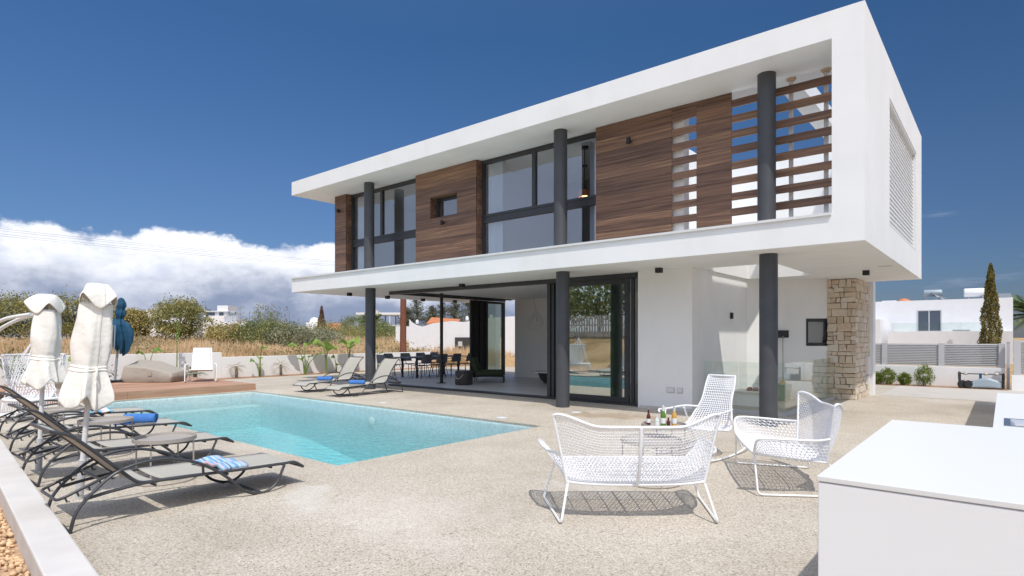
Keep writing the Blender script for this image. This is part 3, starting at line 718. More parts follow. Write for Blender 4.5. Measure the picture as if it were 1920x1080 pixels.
m.build('door_stiles', BLACK, s2); MB().box(-14.44, -14.432, 15.87, 16.655, .13, 2.70).build('pane', GLDOOR, s2)
p_ = MB().cyl(-13.8, 13.0, .02, Z1-.001, .052, 20); p_.cyl(-13.8, 13.0, .011, .022, .16, 28); p_.build('steel_post', BLACK, V, smooth=True)
# alcove beside the living room
ux, uy = .724, .690
AX, AY = -4.748, 14.50
def al(t, n, z): return (AX+ux*t-uy*n, AY+uy*t+ux*n, z)      # along the angled wall, outwards-back normal
def albox(m, t0, t1, n0, n1, z0, z1):
    c = [al(t, n, z) for z in (z0, z1) for t, n in ((t0,n0),(t1,n0),(t1,n1),(t0,n1))]
    m.add(c, [(3,2,1,0),(4,5,6,7),(0,1,5,4),(1,2,6,5),(2,3,7,6),(3,0,4,7)])
m = MB(); albox(m, 0, 1.47, 0, .25, 0, Z1); albox(m, 2.05, 2.4, 0, .25, 0, Z1); albox(m, 1.47, 2.05, 0, .25, 0, 1.27); albox(m, 1.47, 2.05, 0, .25, 1.94, Z1); m.build('alcove_wall', WHITE, V)
m = MB()
albox(m, 1.473, 1.55, .04, .12, 1.273, 1.937); albox(m, 1.97, 2.047, .04, .12, 1.273, 1.937); albox(m, 1.55, 1.97, .04, .12, 1.273, 1.35); albox(m, 1.55, 1.97, .04, .12, 1.86, 1.937)
f = m.build('window', ANTH, V); m = MB(); albox(m, 1.55, 1.97, .07, .075, 1.35, 1.86); m.build('pane', GLUP, f); m = MB(); albox(m, 1.5, 2.02, .20, .22, 1.3, 1.9); m.build('blind', ROOMG, f)
MB().box(-4.747, -4.69, 13.36, 13.42, 1.90, 2.04).build('wall_lamp', BLACK, V, bevel=.006)
# natural stone pier
SX0, SX1, SY0, SY1 = -3.30, -2.68, 15.88, 17.55
MB().box(SX0+.02, SX1-.02, SY0+.02, SY1, 0, Z1-.002).build('pier_core', MORTAR, V)
def ashlar(u0, u1, put):
    zc = 0.0
    while zc < Z1-.03:
        rh = rnd.uniform(.09, .21); 
        if Z1-zc-rh < .08: rh = Z1-.004-zc
        u = u0
        while u < u1-.01:
            wdt = rnd.choice((rnd.uniform(.08, .16), rnd.uniform(.14, .36)))
            if u1-u-wdt < .07: wdt = u1-u
            if rh > .2 and rnd.random() < .5:
                k = rnd.uniform(.35, .65)*rh; put(u, u+wdt, zc, zc+k); 
                if wdt > .22 and rnd.random() < .6:
                    q = wdt*rnd.uniform(.35, .65); put(u, u+q, zc+k, zc+rh); put(u+q, u+wdt, zc+k, zc+rh)
                else: put(u, u+wdt, zc+k, zc+rh)
            else: put(u, u+wdt, zc, zc+rh)
            u += wdt
        zc += rh
st = MB()
def stone(axis_, u0, u1, z0, z1):
    g = .002; e = rnd.uniform(-.016, .014); j = lambda: rnd.uniform(-.012, .012)
    if axis_ == 'f': c = [(u0+g+j(), SY0+.02, z0+g), (u1-g+j(), SY0+.02, z0+g+j()), (u1-g+j(), SY0+.02, z1-g+j()), (u0+g+j(), SY0+.02, z1-g+j())]; o = [(x+(.006 if i in (0,3) else -.006), SY0-.012+e, zz_+(.006 if i < 2 else -.006)) for i, (x, y, zz_) in enumerate(c)]
    else: c = [(SX1-.02, u0+g+j(), z0+g), (SX1-.02, u1-g+j(), z0+g+j()), (SX1-.02, u1-g+j(), z1-g+j()), (SX1-.02, u0+g+j(), z1-g+j())]; o = [(SX1+.012+e, y+(.006 if i in (0,3) else -.006), zz_+(.006 if i < 2 else -.006)) for i, (x, y, zz_) in enumerate(c)]
    st.add(c+o, [(4,5,6,7)] + [(i, (i+1) % 4, 4+(i+1) % 4, 4+i) for i in range(4)])
ashlar(SX0, SX1, lambda a, b, c, d: stone('f', a, b, c, d)); ashlar(SY0, SY1, lambda a, b, c, d: stone('r', a, b, c, d))
st.build('stone_facing', STONE, V)
MB().box(-2.9, -2.58, 17.56, 17.9, 0, Z1+.05).build('rear_wall', WHITE, V)
mbx = MB().box(-2.672, -2.60, 17.0, 17.4, .55, 1.0).build('meter_box', PAINTW, V, bevel=.008); MB().box(-2.672, -2.61, 17.06, 17.34, .30, .52).build('cable_cover', PAINTW, mbx)
# glass balustrade round the basement stair
bal = thing('glass_balustrade', 'frameless glass balustrade round the stairwell beside the stone pier', 'balustrade')
for a, b in ((-4.70, -4.02), (-4.0, -3.16)): MB().box(a, b, 11.75, 11.762, .06, 1.0).build('glass_panel', GLRAIL, bal)
for a, b in ((11.77, 13.1), (13.12, 14.45), (14.47, 15.8)): MB().box(-3.16, -3.148, a, b, .06, 1.0).build('glass_panel', GLRAIL, bal)
m = MB().box(-4.74, -3.12, 11.70, 11.81, 0, .06); m.box(-3.20, -3.11, 11.81, 15.85, 0, .06); m.build('base_channel', POSTG, bal)
MB().box(-4.70, -3.9, 13.0, 13.7, 0, .28).build('stair_plinth', WHITE, V); MB().box(-4.70, -3.85, 12.95, 13.75, .28, .31).build('plinth_cap', CONC, V)

# things in the alcove
br = thing('broom', 'straw broom standing upside up against the alcove wall behind the column', 'broom', (-4.03, 14.87, .011))
m = MB(); m.tube([(0,0,.3),(-.03,.08,1.5)], .012, 8); m.build('handle', TAUPE, br)
m = MB(); m.lathe([(.02,.45),(.06,.40),(.12,.30),(.15,.17),(0,.17)], 0, 0, 14); m.build('straw_head', STRAW, br, smooth=True)
m = MB(); m.obox(Matrix.Translation((-.06,.08,1.55)) @ Matrix.Rotation(.72, 4, 'Z'), .17, .03, .09); m.build('dustpan', BLACK, br, bevel=.01)
bn = thing('bin', 'low green plastic tub below the straw broom', 'tub', (-3.98, 14.62, .011)); m = MB(); m.lathe([(0,0),(.16,0),(.20,.36),(.21,.37),(.19,.36),(.15,.02),(0,.02)], 0, 0, 24); m.build('tub_body', GREENB, bn, smooth=True); m = MB(); m.tube([(.205*math.cos(a), .205*math.sin(a), .37) for a in np.linspace(0, 2*math.pi, 24, endpoint=False)], .012, 6, closed=True); m.build('rim', GREENB, bn, smooth=True)
sh = thing('pair_of_shoes', 'small dark shoes lying on the beige stair cap', 'shoes', (-4.3, 13.3, .31))
for dx in (0, .13):
    m = MB(); m.lathe([(0,0),(.05,0),(.055,.03),(.04,.07),(0,.085)], 0, 0, 12); o = m.build('shoe', RUST, sh, smooth=True); o.scale = (1, 2.2, 1); o.location = (dx, 0, 0)

# ------------------------------------------------------------------ sun loungers
def solid(o, t, off=0):
    md = o.modifiers.new('solidify', 'SOLIDIFY'); md.thickness = t; md.offset = off; return o
ARCH = [(0,.012),(.04,.156),(.145,.285),(.30,.41),(.49,.464),(.69,.461),(.905,.396),(1.09,.286),(1.215,.18),(1.33,.065),(1.45,.012),(1.555,.012),(1.655,.075),(1.715,.19),(1.735,.235)]
def make_lounger(label, back, group):
    t = thing('sun_lounger', label, 'sun lounger', group=group)
    W = .345; B = .31
    for sgn in (-1, 1):
        m = MB(); m.tube(cr([(sgn*W, y, z) for y, z in ARCH], 5), .0135, 8); m.build('arm_and_leg', LFRAME, t, smooth=True)
    m = MB()
    for sgn in (-1, 1):
        m.tube(cr([(sgn*B, y, z) for y, z in ((.10,.235),(.30,.265),(.57,.285),(1.06,.268),(1.38,.254),(1.74,.243),(1.86,.238),(1.96,.175))], 5), .014, 8)
        m.tube([(sgn*B, 1.735, .235), (sgn*W, 1.735, .235)], .012, 6); m.tube([(sgn*B, .985, .27), (sgn*W, .965, .37)], .011, 6)
        m.tube([(sgn*B, .10, .235), (sgn*W, .095, .235)], .011, 6)
    for y, z in ((.60,.25),(1.2,.235),(1.62,.225),(1.95,.18)): m.tube([(-B, y, z), (B, y, z)], .011, 6)
    m.tube([(-W, 0.0, .012), (W, 0.0, .012)], .011, 6); m.tube([(-W, 1.5, .012), (W, 1.5, .012)], .011, 6)
    m.build('bed_frame', LFRAME, t, smooth=True)
    m = MB(); r_ = rounded([(.25,.36,.415),(.25,-.06,.245),(-.25,-.06,.245),(-.25,.36,.415)], .06, 4); m.tube(r_, .012, 8)
    for sgn in (-1, 1):
        for k in range(5):
            y = -.01+.075*k; z = .265+.031*k; m.tube([(sgn*.25, y, z-.008), (sgn*.25, y+.012, z-.04), (sgn*.25, y+.03, z-.035)], .008, 5)
    m.build('recline_rack', LFRAME, t, smooth=True)
    bp = cr([(y, z, 0) for y, z in back], 6)
    m = MB()
    for sgn in (-1, 1): m.tube([(sgn*B, p[0], p[1]) for p in bp], .014, 8)
    m.tube([(-B, bp[-1][0], bp[-1][1]), (B, bp[-1][0], bp[-1][1])], .013, 8); m.tube([(-.25, .22, .36), (.25, .22, .36)], .011, 6)
    m.build('backrest_frame', LFRAME, t, smooth=True)
    m = MB()
    def fb(u, v):
        i = v*(len(bp)-1); k = min(int(i), len(bp)-2); p = bp[k].lerp(bp[k+1], i-k); x = (u*2-1)*(B-.012)
        return (x, p[0], p[1] - .012*(1-(u*2-1)**2) + .004)
    m.grid(fb, 8, 24); solid(m.build('back_sling', SLING, t, smooth=True), .006)
    m = MB(); sp = cr([(y, z, 0) for y, z in ((.66,.285),(1.06,.272),(1.38,.258),(1.74,.247),(1.88,.236),(1.95,.185))], 5)
    def fs_(u, v):
        i = v*(len(sp)-1); k = min(int(i), len(sp)-2); p = sp[k].lerp(sp[k+1], i-k); x = (u*2-1)*(B-.012)
        return (x, p[0], p[1] - .014*(1-(u*2-1)**2) + .006)
    m.grid(fs_, 8, 24); solid(m.build('seat_sling', SLING, t, smooth=True), .006)
    m = MB()
    for sgn in (-1, 1): m.cyl(sgn*W, 0.0, 0, .02, .02, 10); m.cyl(sgn*W, 1.5, 0, .02, .018, 10)
    return t
BACK1 = [(.60,.286),(.52,.288),(.44,.32),(.29,.47),(.12,.64),(.0,.745),(-.11,.785)]
BACK2 = [(.60,.286),(.55,.295),(.49,.36),(.40,.52),(.28,.70),(.17,.83),(.08,.90)]
g = 'sun loungers in a row along the kerb'
l1 = make_lounger('grey sun lounger closest to the wide paving, striped towel across its middle', BACK1, g); l1.location = (-5.79, 1.28, 0)
dup(l1, (-7.72, 1.47, 0), R(.5), 'grey sun lounger with no towel, beside the striped towel lounger', g)
dup(l1, (-9.5, 1.68, 0), R(1.2), 'grey sun lounger with a rolled blue towel at poolside', g)
dup(l1, (-11.5, 1.88, 0), R(-.8), 'grey sun lounger with a pink and blue striped towel, farthest along the kerb row', g)
g2 = 'upright sun loungers beside the house column'
l5 = make_lounger('upright sun lounger beside the outer black column, farther from the living room', BACK2, g2); l5.location = (-14.58, 10.42, 0); l5.rotation_euler = (0,0,R(182))
dup(l5, (-12.8, 10.30, 0), R(180), 'upright sun lounger in front of the open corner of the living room', g2)
# towels
def draped(name, label, loc, rz, w, l, h, m, seed):
    r_ = random.Random(seed); mb = MB(); ph = [r_.uniform(0, 6) for _ in range(4)]
    def f(u, v):
        x = (u-.5)*w; y = (v-.5)*l
        return (x + .012*math.sin(v*7+ph[0]), y + .012*math.sin(u*6+ph[1]), h*(.72+.18*math.sin(u*5+ph[2])*math.sin(v*4+ph[3])) + .010*math.sin(u*17+ph[0]) - (.02 if u in (0,1) else 0))
    mb.grid(f, 18, 14); o = mb.build(name, m, None, smooth=True); o.location = loc; o.rotation_euler = (R(-2), 0, rz)
    md = o.modifiers.new('solidify', 'SOLIDIFY'); md.thickness = h*.6; md.offset = -1
    return tag(o, label, 'towel')
draped('towel', 'folded blue towel with pale stripes and white fringe on the first lounger', (-5.75, 2.53, .275), R(8), .52, .26, .05, TW_STRIPE, 1)
draped('towel', 'pink, white and blue striped towel lying flat on the lounger farthest along the kerb', (-11.35, 3.02, .27), R(80), .42, .50, .045, TW_STRIPE2, 2)
def rolled(label, loc, rz, L_=.46, r0=.062, tail=True):
    mb = MB(); n = 60
    def f(u, v):
        a = u*2*math.pi*2.6; r = r0*(.25+.75*u); x = (v-.5)*L_*(1+.02*math.sin(a*2))
        return (x + .006*math.sin(a), r*math.cos(a), r0 + r*math.sin(a))
    mb.grid(f, n, 10)
    if tail: mb.grid(lambda u, v: (-.5*L_*1.5 - .02*v + u*.24, (v-.5)*.15, .012+.006*math.sin(u*9+v*5)), 8, 8)
    o = mb.build('towel', TW_BLUE, None, smooth=True); o.location = loc; o.rotation_euler = (0,0,rz); solid(o, .008); return tag(o, label, 'towel')
rolled('blue towel rolled up on a lounger beside the pool', (-9.38, 3.02, .262), R(50), .42, .075)
rolled('blue towel on the upright lounger near the outer column', (-14.47, 9.22, .27), R(40), .40, .06, False)
rolled('blue towel on the upright lounger in front of the living room', (-12.70, 9.02, .27), R(40), .40, .06, False)

# ------------------------------------------------------------------ small round tray tables
def make_table(label, r, h, m, group):
    t = thing('side_table', label, 'side table', group=group)
    mb = MB(); mb.lathe([(0,h-.012),(r-.012,h-.012),(r-.008,h+.018),(r+.004,h+.018),(r+.004,h-.02),(0,h-.02)], 0, 0, 48); mb.build('tray_top', m, t, smooth=True)
    for k in range(4):
        a = R(45+90*k); mb = MB(); mb.tube([((r-.004)*math.cos(a), (r-.004)*math.sin(a), h-.02), ((r-.004)*math.cos(a), (r-.004)*math.sin(a), 0)], .0085, 8); mb.build('leg', m, t, smooth=True)
    mb = MB(); mb.tube([((r-.004)*math.cos(a), (r-.004)*math.sin(a), .012) for a in np.linspace(0, 2*math.pi, 40, endpoint=False)], .007, 6, closed=True); mb.build('base_ring', m, t, smooth=True)
    return t
g = 'round tray tables between the loungers'
t1 = make_table('round taupe tray table between the two loungers closest to the wide paving', .29, .44, TAUPE, g); t1.location = (-6.74, 2.40, 0)
dup(t1, (-8.72, 2.42, 0), R(20), 'round taupe tray table standing before the rolled blue towel', g)
dup(t1, (-10.5, 2.35, 0), R(40), 'round taupe tray table between the two loungers farthest along the kerb', g)
g = 'nested tray tables inside the seating group'
t4 = make_table('larger low tray table seen through the sofa mesh', .31, .43, TAUPE, g); t4.location = (-2.80, 5.60, 0)
t5 = make_table('smaller taller tray table carrying the bottles', .24, .53, TAUPE, g); t5.location = (-2.86, 6.02, 0)
def bottle(label, x, y, m, mn, r=.03, h=.23, lab=True):
    t = thing('bottle', label, 'bottle', (x, y, .52), group='bottles on the tray table')
    b = MB(); b.lathe([(0,0),(r,.004),(r,h*.52),(r*.9,h*.6),(r*.45,h*.76),(r*.42,h*.97),(0,h*.97)], 0, 0, 18); b.build('glass_body', m, t, smooth=True)
    b = MB(); b.lathe([(r*.46,h*.74),(r*.47,h*.99),(r*.5,h),(0,h+.004)], 0, 0, 14); b.build('neck_foil', mn, t, smooth=True)
    if lab: b = MB(); b.lathe([(r+.001,h*.16),(r+.001,h*.42)], 0, 0, 18); b.build('label', FOIL, t, smooth=True)
    return t
bottle('brown beer bottle, standing alone nearest the pool', -3.03, 5.99, BOT_B, BOT_B, .023, .165)
bottle('short clear bottle with white label beside the green bottle', -2.90, 5.93, BOT_C, FOIL, .025, .125)
bottle('tall green bottle with white foil neck', -2.85, 5.98, BOT_G, FOIL, .029, .225)
bottle('golden beer bottle with clear neck', -2.755, 6.05, BOT_Y, BOT_C, .028, .22)
bottle('small dark brown bottle tucked beside the golden bottle', -2.795, 5.99, BOT_B, BOT_B, .02, .10, False)

# ------------------------------------------------------------------ white cord sofas
def weave(m, P, nu, nv, r=.0026, sub=1):
    for j in range(nv+1): m.tube([P(i/nu, j/nv) for i in range(nu+1)], r, 4, cap=False)
    for s in (-1, 1):
        for i0 in range(-nv, nu+nv+1):
            pts = []
            for j in range(nv+1):
                u = (i0 + s*.5*j)/nu
                if -1e-6 <= u <= 1+1e-6: pts.append(P(min(1, max(0, u)), j/nv))
                elif pts: break
            if len(pts) > 1: m.tube(pts, r, 4, cap=False)
def gridweave(m, P, nu, nv, r):
    for j in range(nv+1): m.tube([P(i/nu, j/nv) for i in range(nu+1)], r, 4, cap=False)
    for i in range(nu+1): m.tube([P(i/nu, j/nv) for j in range(nv+1)], r, 4, cap=False)
def make_sofa(label):
    t = thing('cord_sofa', label, 'garden sofa', group='white woven cord sofas')
    def top(u):
        a = abs(u); return Vector((.69*u*(1-.02*a), -.455 + .17*a**3.2, .785 + .085*sm((a-.45)/.5) - (.012 if a > .97 else 0)))
    def bot(u):
        a = abs(u); return Vector((.565*u, -.30 + .05*a**3, .295 + .015*a**4))
    def Pb(u, v):
        U = u*2-1; a, b = bot(U), top(U); p = a.lerp(b, v); p.y -= .035*math.sin(math.pi*v)*(1-abs(U)**4); return p
    def fr(u): return Vector((.605*u, .40 + .015*(1-u*u), .375))
    def Ps(u, v):
        U = u*2-1; p = bot(U).lerp(fr(U), v); p.z -= .035*math.sin(math.pi*v)*(1-abs(U)**6); return p
    sgnarm = lambda s: [Pb((s+1)/2, .42), Vector((s*.70, -.12, .535)), Vector((s*.755, .12, .545)), Vector((s*.765, .33, .55)), Vector((s*.73, .395, .52)), Vector((s*.655, .405, .43)), fr(s)]
    m = MB(); m.tube([top(-1+2*i/40) for i in range(41)], .0125, 8)
    for s in (0, 1): m.tube([Pb(s, v/10) for v in range(11)], .012, 8)
    m.tube([bot(-1+2*i/20) for i in range(21)], .012, 8); m.tube([fr(-1+2*i/20) for i in range(21)], .012, 8)
    for s in (0, 1): m.tube([Ps(s, v/8) for v in range(9)], .011, 8)
    m.build('shell_frame', TUBEW, t, smooth=True)
    m = MB(); m.tube([Pb(.5, v/10)+Vector((0,-.012,0)) for v in range(11)], .014, 8); m.tube([Ps(.5, v/10)-Vector((0,0,.012)) for v in range(11)], .010, 8); m.build('centre_strut', TUBEW, t, smooth=True)
    m = MB(); weave(m, Pb, 46, 22, .0021); m.build('back_weave', WEAVEW, t)
    m = MB(); weave(m, Ps, 30, 18, .0036)
    for q in (.12, .25, .38, .62, .75, .88): m.tube([Ps(q, v/8)-Vector((0,0,.007)) for v in range(9)], .006, 6)
    for q in (.33, .66): m.tube([Ps(u/12, q)-Vector((0,0,.007)) for u in range(13)], .005, 6)
    m.build('seat_weave', WEAVEW, t)
    m = MB()
    for q in (.2, .4, .6, .8): m.tube([Ps(q, v/8)-Vector((0,0,.008)) for v in range(9)], .005, 6)
    for s in (-1, 1):
        arm = cr(sgnarm(s), 6); m = MB(); m.tube(arm, .012, 8); a_ = m.build('arm_rail', TUBEW, t, smooth=True)
        def Pa(u, v, s=s, arm=arm):
            i = u*(len(arm)-1)*.985; k = min(int(i), len(arm)-2); a = arm[k].lerp(arm[k+1], i-k); return Ps((s+1)/2, u).lerp(a, v)
        m = MB(); weave(m, Pa, 22, 7, .0026); m.build('arm_weave', WEAVEW, a_)
        m = MB(); m.tube(rounded([(s*.56, -.27, .30), (s*.625, -.40, .014), (s*.72, .385, .014), (s*.605, .40, .375)], .05, 5), .0105, 8); m.build('sled_leg', TUBEW, t, smooth=True)
    return t
sf = make_sofa('white woven cord sofa with its back to the open paving'); sf.location = (-2.48, 4.55, 0); sf.rotation_euler = (0,0,R(39.9))
dup(sf, (-1.757, 6.547, 0), R(116.8), 'white woven cord sofa facing the pool, beside the white counter', 'white woven cord sofas')

# high-back white rocking chair
rc = thing('rocking_chair', 'tall white woven rocking chair behind the tray tables', 'rocking chair', (-2.95, 7.28, 0), R(174))
prof = cr([(.40,.385,.32),(.20,.37,.33),(-.05,.335,.325),(-.20,.37,.30),(-.30,.50,.255),(-.40,.66,.205),(-.50,.86,.20),(-.555,.98,.185)], 6)
def Pr(u, v):
    i = v*(len(prof)-1); k = min(int(i), len(prof)-2); p = prof[k].lerp(prof[k+1], i-k); U = u*2-1
    return Vector((U*p[2], p[0] - .02*(1-U*U)*(v > .5), p[1] - .02*(1-U*U)*(v < .5)))
m = MB(); ed = [Pr(0, i/40) for i in range(41)] + [Pr(1, 1-i/40) for i in range(41)]; m.tube(rounded(ed, .03, 2, True), .012, 8, closed=True); m.build('seat_frame', TUBEW, rc, smooth=True)
m = MB(); gridweave(m, Pr, 16, 44, .0052); m.build('seat_weave', WEAVEW, rc)
for s in (-1, 1):
    m = MB(); m.tube(cr([(s*.225,-.33,.57),(s*.33,-.15,.585),(s*.36,.15,.575),(s*.36,.40,.58),(s*.34,.43,.55)], 6), .012, 8); m.tube(rounded([(s*.355,.26,.575),(s*.35,.34,.30),(s*.34,.38,.04)], .04, 3), .011, 8); m.tube([(s*.30,-.1,.57), (s*.33,-.45,.05)], .011, 8); m.build('arm_and_leg', TUBEW, rc, smooth=True)
    m = MB(); m.tube(cr([(s*.34,.62,.09),(s*.34,.38,.03),(s*.335,0,.014),(s*.33,-.42,.04),(s*.33,-.70,.13)], 6), .012, 8); m.build('rocker', TUBEW, rc, smooth=True)

# ------------------------------------------------------------------ white outdoor counter
ct = thing('outdoor_counter', 'white L shaped outdoor kitchen counter with a steel sink', 'counter')
poly = [(-.565,2.56),(2.3,2.56),(2.3,7.46),(-.05,7.46),(-.05,4.62),(-.565,4.62)]
def inset(p, d): return [(p[0][0]+d,p[0][1]+d),(p[1][0]-d,p[1][1]+d),(p[2][0]-d,p[2][1]-d),(p[3][0]+d,p[3][1]-d),(p[4][0]+d,p[4][1]-d),(p[5][0]+d,p[5][1]-d)]
MB().prism(poly, 0, .925).build('counter_body', COUNTERW, ct, bevel=.004)
MB().prism(inset(poly, .006), .9252, .930).build('shadow_gap', POSTG, ct)
mt = MB()
mt.box(-.568, 2.3, 2.557, 4.60, .930, .950)
mt.ring((-.053, 2.3, 4.602, 7.463), (.02, .62, 4.73, 5.13), .930, .950)
mt.build('worktop', PAINTW, ct, bevel=.002)
sk = MB().ring((.0,.64,4.71,5.15), (.028,.612,4.738,5.122), .9505, .954).build('sink_rim', STEEL, ct)
m = MB(); m.add([(.03,4.74,.953),(.61,4.74,.953),(.61,5.12,.953),(.03,5.12,.953),(.06,4.77,.926),(.58,4.77,.926),(.58,5.09,.926),(.06,5.09,.926)], [(0,1,5,4),(1,2,6,5),(2,3,7,6),(3,0,4,7),(4,5,6,7)]); m.build('sink_bowl', STEEL, sk)

# ------------------------------------------------------------------ closed parasols
def make_parasol(label, loc, lean, rzs, h, zb, seed, group):
    r_ = random.Random(seed); t = thing('closed_parasol', label, 'parasol', loc, rzs, group); t.rotation_euler = (lean[0], lean[1], rzs)
    m = MB(); m.tube([(0,0,.02), (0,0,h-.04)], .022, 16); m.build('pole', PAINTW, t, smooth=True)
    m = MB(); m.cyl(0, 0, 0, .36, .032, 18); m.build('pole_sleeve', POSTG, t, smooth=True)
    ph = [r_.uniform(0, 6.28) for _ in range(6)]
    def rad(a, z):
        q = (z-zb)/(h-.18-zb)                      # 0 hem, 1 under the cap
        tie = .36
        base = np.interp(q, [0, .06, .2, .33, .37, .42, .6, .8, 1.0], [.200, .197, .172, .146, .134, .145, .158, .148, .126])
        k = .10 + .26*sm((tie+.03-q)/.3)
        f1 = 1-2*abs(math.sin(2.5*a+ph[0]+.25*math.sin(5*q))); f2 = 1-2*abs(math.sin(4.5*a+ph[1]+.5*q))
        big = math.cos(a+ph[2]+.8*q)*.10 + .12*math.cos(2*a+ph[3])
        return float(max(.045, base*(1 + k*(f1*.55+.35*f2) + big) + .007*math.sin(13*z+ph[4]+4*a)*sm((q-.36)/.2)))
    na = 72
    def f(u, v):
        a = u*2*math.pi; hem = .035*math.sin(3*a+ph[4]) + .05*(1-2*abs(math.sin(2.5*a+ph[0]))) ; z = zb + hem*(1-v)**3 + (h-.18-zb)*v
        r = rad(a, z); return (r*math.cos(a), r*math.sin(a)*.86, z)
    m = MB(); m.grid(f, na, 40); solid(m.build('canopy', CANVAS, t, smooth=True), .004)
    def g_(u, v):
        a = u*2*math.pi; w_ = 1-v
        fold = 1-2*abs(math.sin(2*a+ph[2])); f3 = math.cos(3*a+ph[3])
        if v > .8: t_ = (v-.8)/.2; r = .100*math.sqrt(max(0, 1-t_**2.5)); z = h - .02 + .02*t_
        else:
            q = v/.8; r = .100 + .068*(1-q)**.75; r *= 1 + (1-q)*(.13*fold + .07*f3); z = h - .165 + .145*q**.85 + (1-q)*(.05*fold + .02*f3)
        return (r*math.cos(a), r*math.sin(a)*.9, z)
    m = MB(); m.grid(g_, na, 20); solid(m.build('canopy_cap', CANVAS, t, smooth=True), .004)
    zt = zb + .36*(h-.18-zb)
    m = MB(); m.tube([((rad(a, zt)+.003)*math.cos(a), (rad(a, zt)+.003)*math.sin(a)*.86, zt+.008*math.sin(2*a)) for a in np.linspace(0, 2*math.pi, 72, endpoint=False)], .007, 6, closed=True); m.tube([((rad(a, zt-.03)+.003)*math.cos(a), (rad(a, zt-.03)+.003)*math.sin(a)*.86, zt-.03+.010*math.sin(2*a+1)) for a in np.linspace(0, 2*math.pi, 72, endpoint=False)], .007, 6, closed=True); m.tube([(.13,-.02,zt),(.16,-.03,zt-.05),(.15,-.03,zt-.11)], .009, 5); m.build('tie_strap', CANVAS, t, smooth=True)
    return t
g = 'closed cream parasols among the loungers'
make_parasol('taller closed cream parasol, between the two loungers closest to the wide paving', (-6.56, 1.61, 0), (R(-2.9), R(3.8), 0), R(12), 2.00, .89, 3, g)
make_parasol('closed cream parasol farther along the kerb, in front of the hanging chair', (-8.3, 1.66, 0), (R(-.6), R(2.0), 0), R(70), 1.98, .98, 11, g)

# petrol blue cantilever parasol folded on the deck
bp_ = thing('cantilever_parasol', 'folded petrol blue parasol with grey ribs on the timber deck', 'parasol', (-19.64, 5.67, .18), R(40)); bp_.rotation_euler = (0, R(5), R(40))
m = MB(); m.tube([(0,0,.02),(0,0,1.1)], .032, 12); m.build('pole', TANKG, bp_, smooth=True)
m = MB(); m.obox(Matrix.Translation((0,0,.03)), .38, .06, .03); m.obox(Matrix.Translation((0,0,.03)) @ Matrix.Rotation(R(90), 4, 'Z'), .38, .06, .03); m.build('cross_base', BLACK, bp_, bevel=.008)
def fb_(u, v):
    a = u*2*math.pi; z = .93+1.52*v; v0 = v; v = min(1, max(0, v + (.035*math.cos(a+1)+.02*math.sin(2*a))*sm((v-.5)/.1)*sm((1-v)/.15))); pl = 1-2*abs(math.sin(3.5*a+.8*math.sin(4*v)))
    r = float(np.interp(v, [0, .05, .2, .38, .5, .57, .62, .68, .73, .80, .86, .91, .95, .98, 1], [.08, .20, .28, .32, .27, .15, .09, .13, .14, .095, .13, .12, .085, .06, .01]))
    r *= 1 + (.24 if v < .58 else .17)*pl + .06*math.cos(9*a+6*v); sx = .07*sm((.5-v)/.4) - .04*sm((v-.6)/.3) + .03*math.sin(9*v)
    return (r*math.cos(a)+sx, r*.72*math.sin(a)-.3*sx, z - (.10*math.cos(a)+.06*pl)*sm((.2-v)/.2))
m = MB(); m.grid(fb_, 84, 48); m.build('canopy', BLUEC, bp_, smooth=True)
m = MB()
for k in range(4): m.tube([(-.10+.05*k, -.36, 1.0-.05), (-.06+.04*k, -.30, 1.62)], .012, 6)
for k in range(4):
    q = MB(); q.tube([(-.14+.075*k, -.33+.02*k, .90), (-.10+.06*k, -.315, 1.66)], .016, 6); q.build('rib', TANKG, bp_, smooth=True)

# beanbag, white slung chair and hanging chair on the deck
bb = thing('bean_bag', 'taupe bean bag lounger on the timber deck', 'bean bag', (-19.1, 6.55, .18), R(40))
cage = []
for z_, k in ((.0, .93), (.16, 1.04)):
    for y in (-.43, .43): cage += [(x*k, y*k, z_) for x in (-.74, -.05, .72)]
cage += [(-.70,-.37,.47),(-.02,-.42,.43),(.68,-.38,.27),(-.66,.36,.64),(-.10,.40,.60),(.66,.37,.32)]
cf_ = [(0,3,4,1),(1,4,5,2)]
for l in (0, 6): cf_ += [(l,l+1,l+7,l+6),(l+1,l+2,l+8,l+7),(l+3,l+9,l+10,l+4),(l+4,l+10,l+11,l+5),(l,l+6,l+9,l+3),(l+2,l+5,l+11,l+8)]
cf_ += [(12,13,16,15),(13,14,17,16)]
m = MB(); m.add(cage, cf_); bo = m.build('bean_body', BEAN, bb, smooth=True)
cl_ = bo.data.attributes.new('crease_edge', 'FLOAT', 'EDGE')
for e in bo.data.edges: cl_.data[e.index].value = .80 if min(e.vertices) >= 12 or max(e.vertices) <= 5 else (.7 if {v % 6 for v in e.vertices} & {0,2,3,5} and len({v % 6 for v in e.vertices}) == 1 else .1)
md = bo.modifiers.new('subdivision', 'SUBSURF'); md.levels = 4; md.render_levels = 4
tx = bpy.data.textures.new('bean_wrinkle', 'CLOUDS'); tx.noise_scale = .22; tx.noise_depth = 3
dm_ = bo.modifiers.new('wrinkles', 'DISPLACE'); dm_.texture = tx; dm_.strength = .022; dm_.mid_level = .5
m = MB(); m.grid(lambda u, v: (.10+.11*(u-.5), -.452, .20+.11*v), 2, 2); solid(m.build('stitched_patch', BEAN, bb), .008)
wc = thing('slung_chair', 'white metal lounge chair with slung seat in front of the white wall', 'lounge chair', (-18.15, 7.45, .18), R(244))
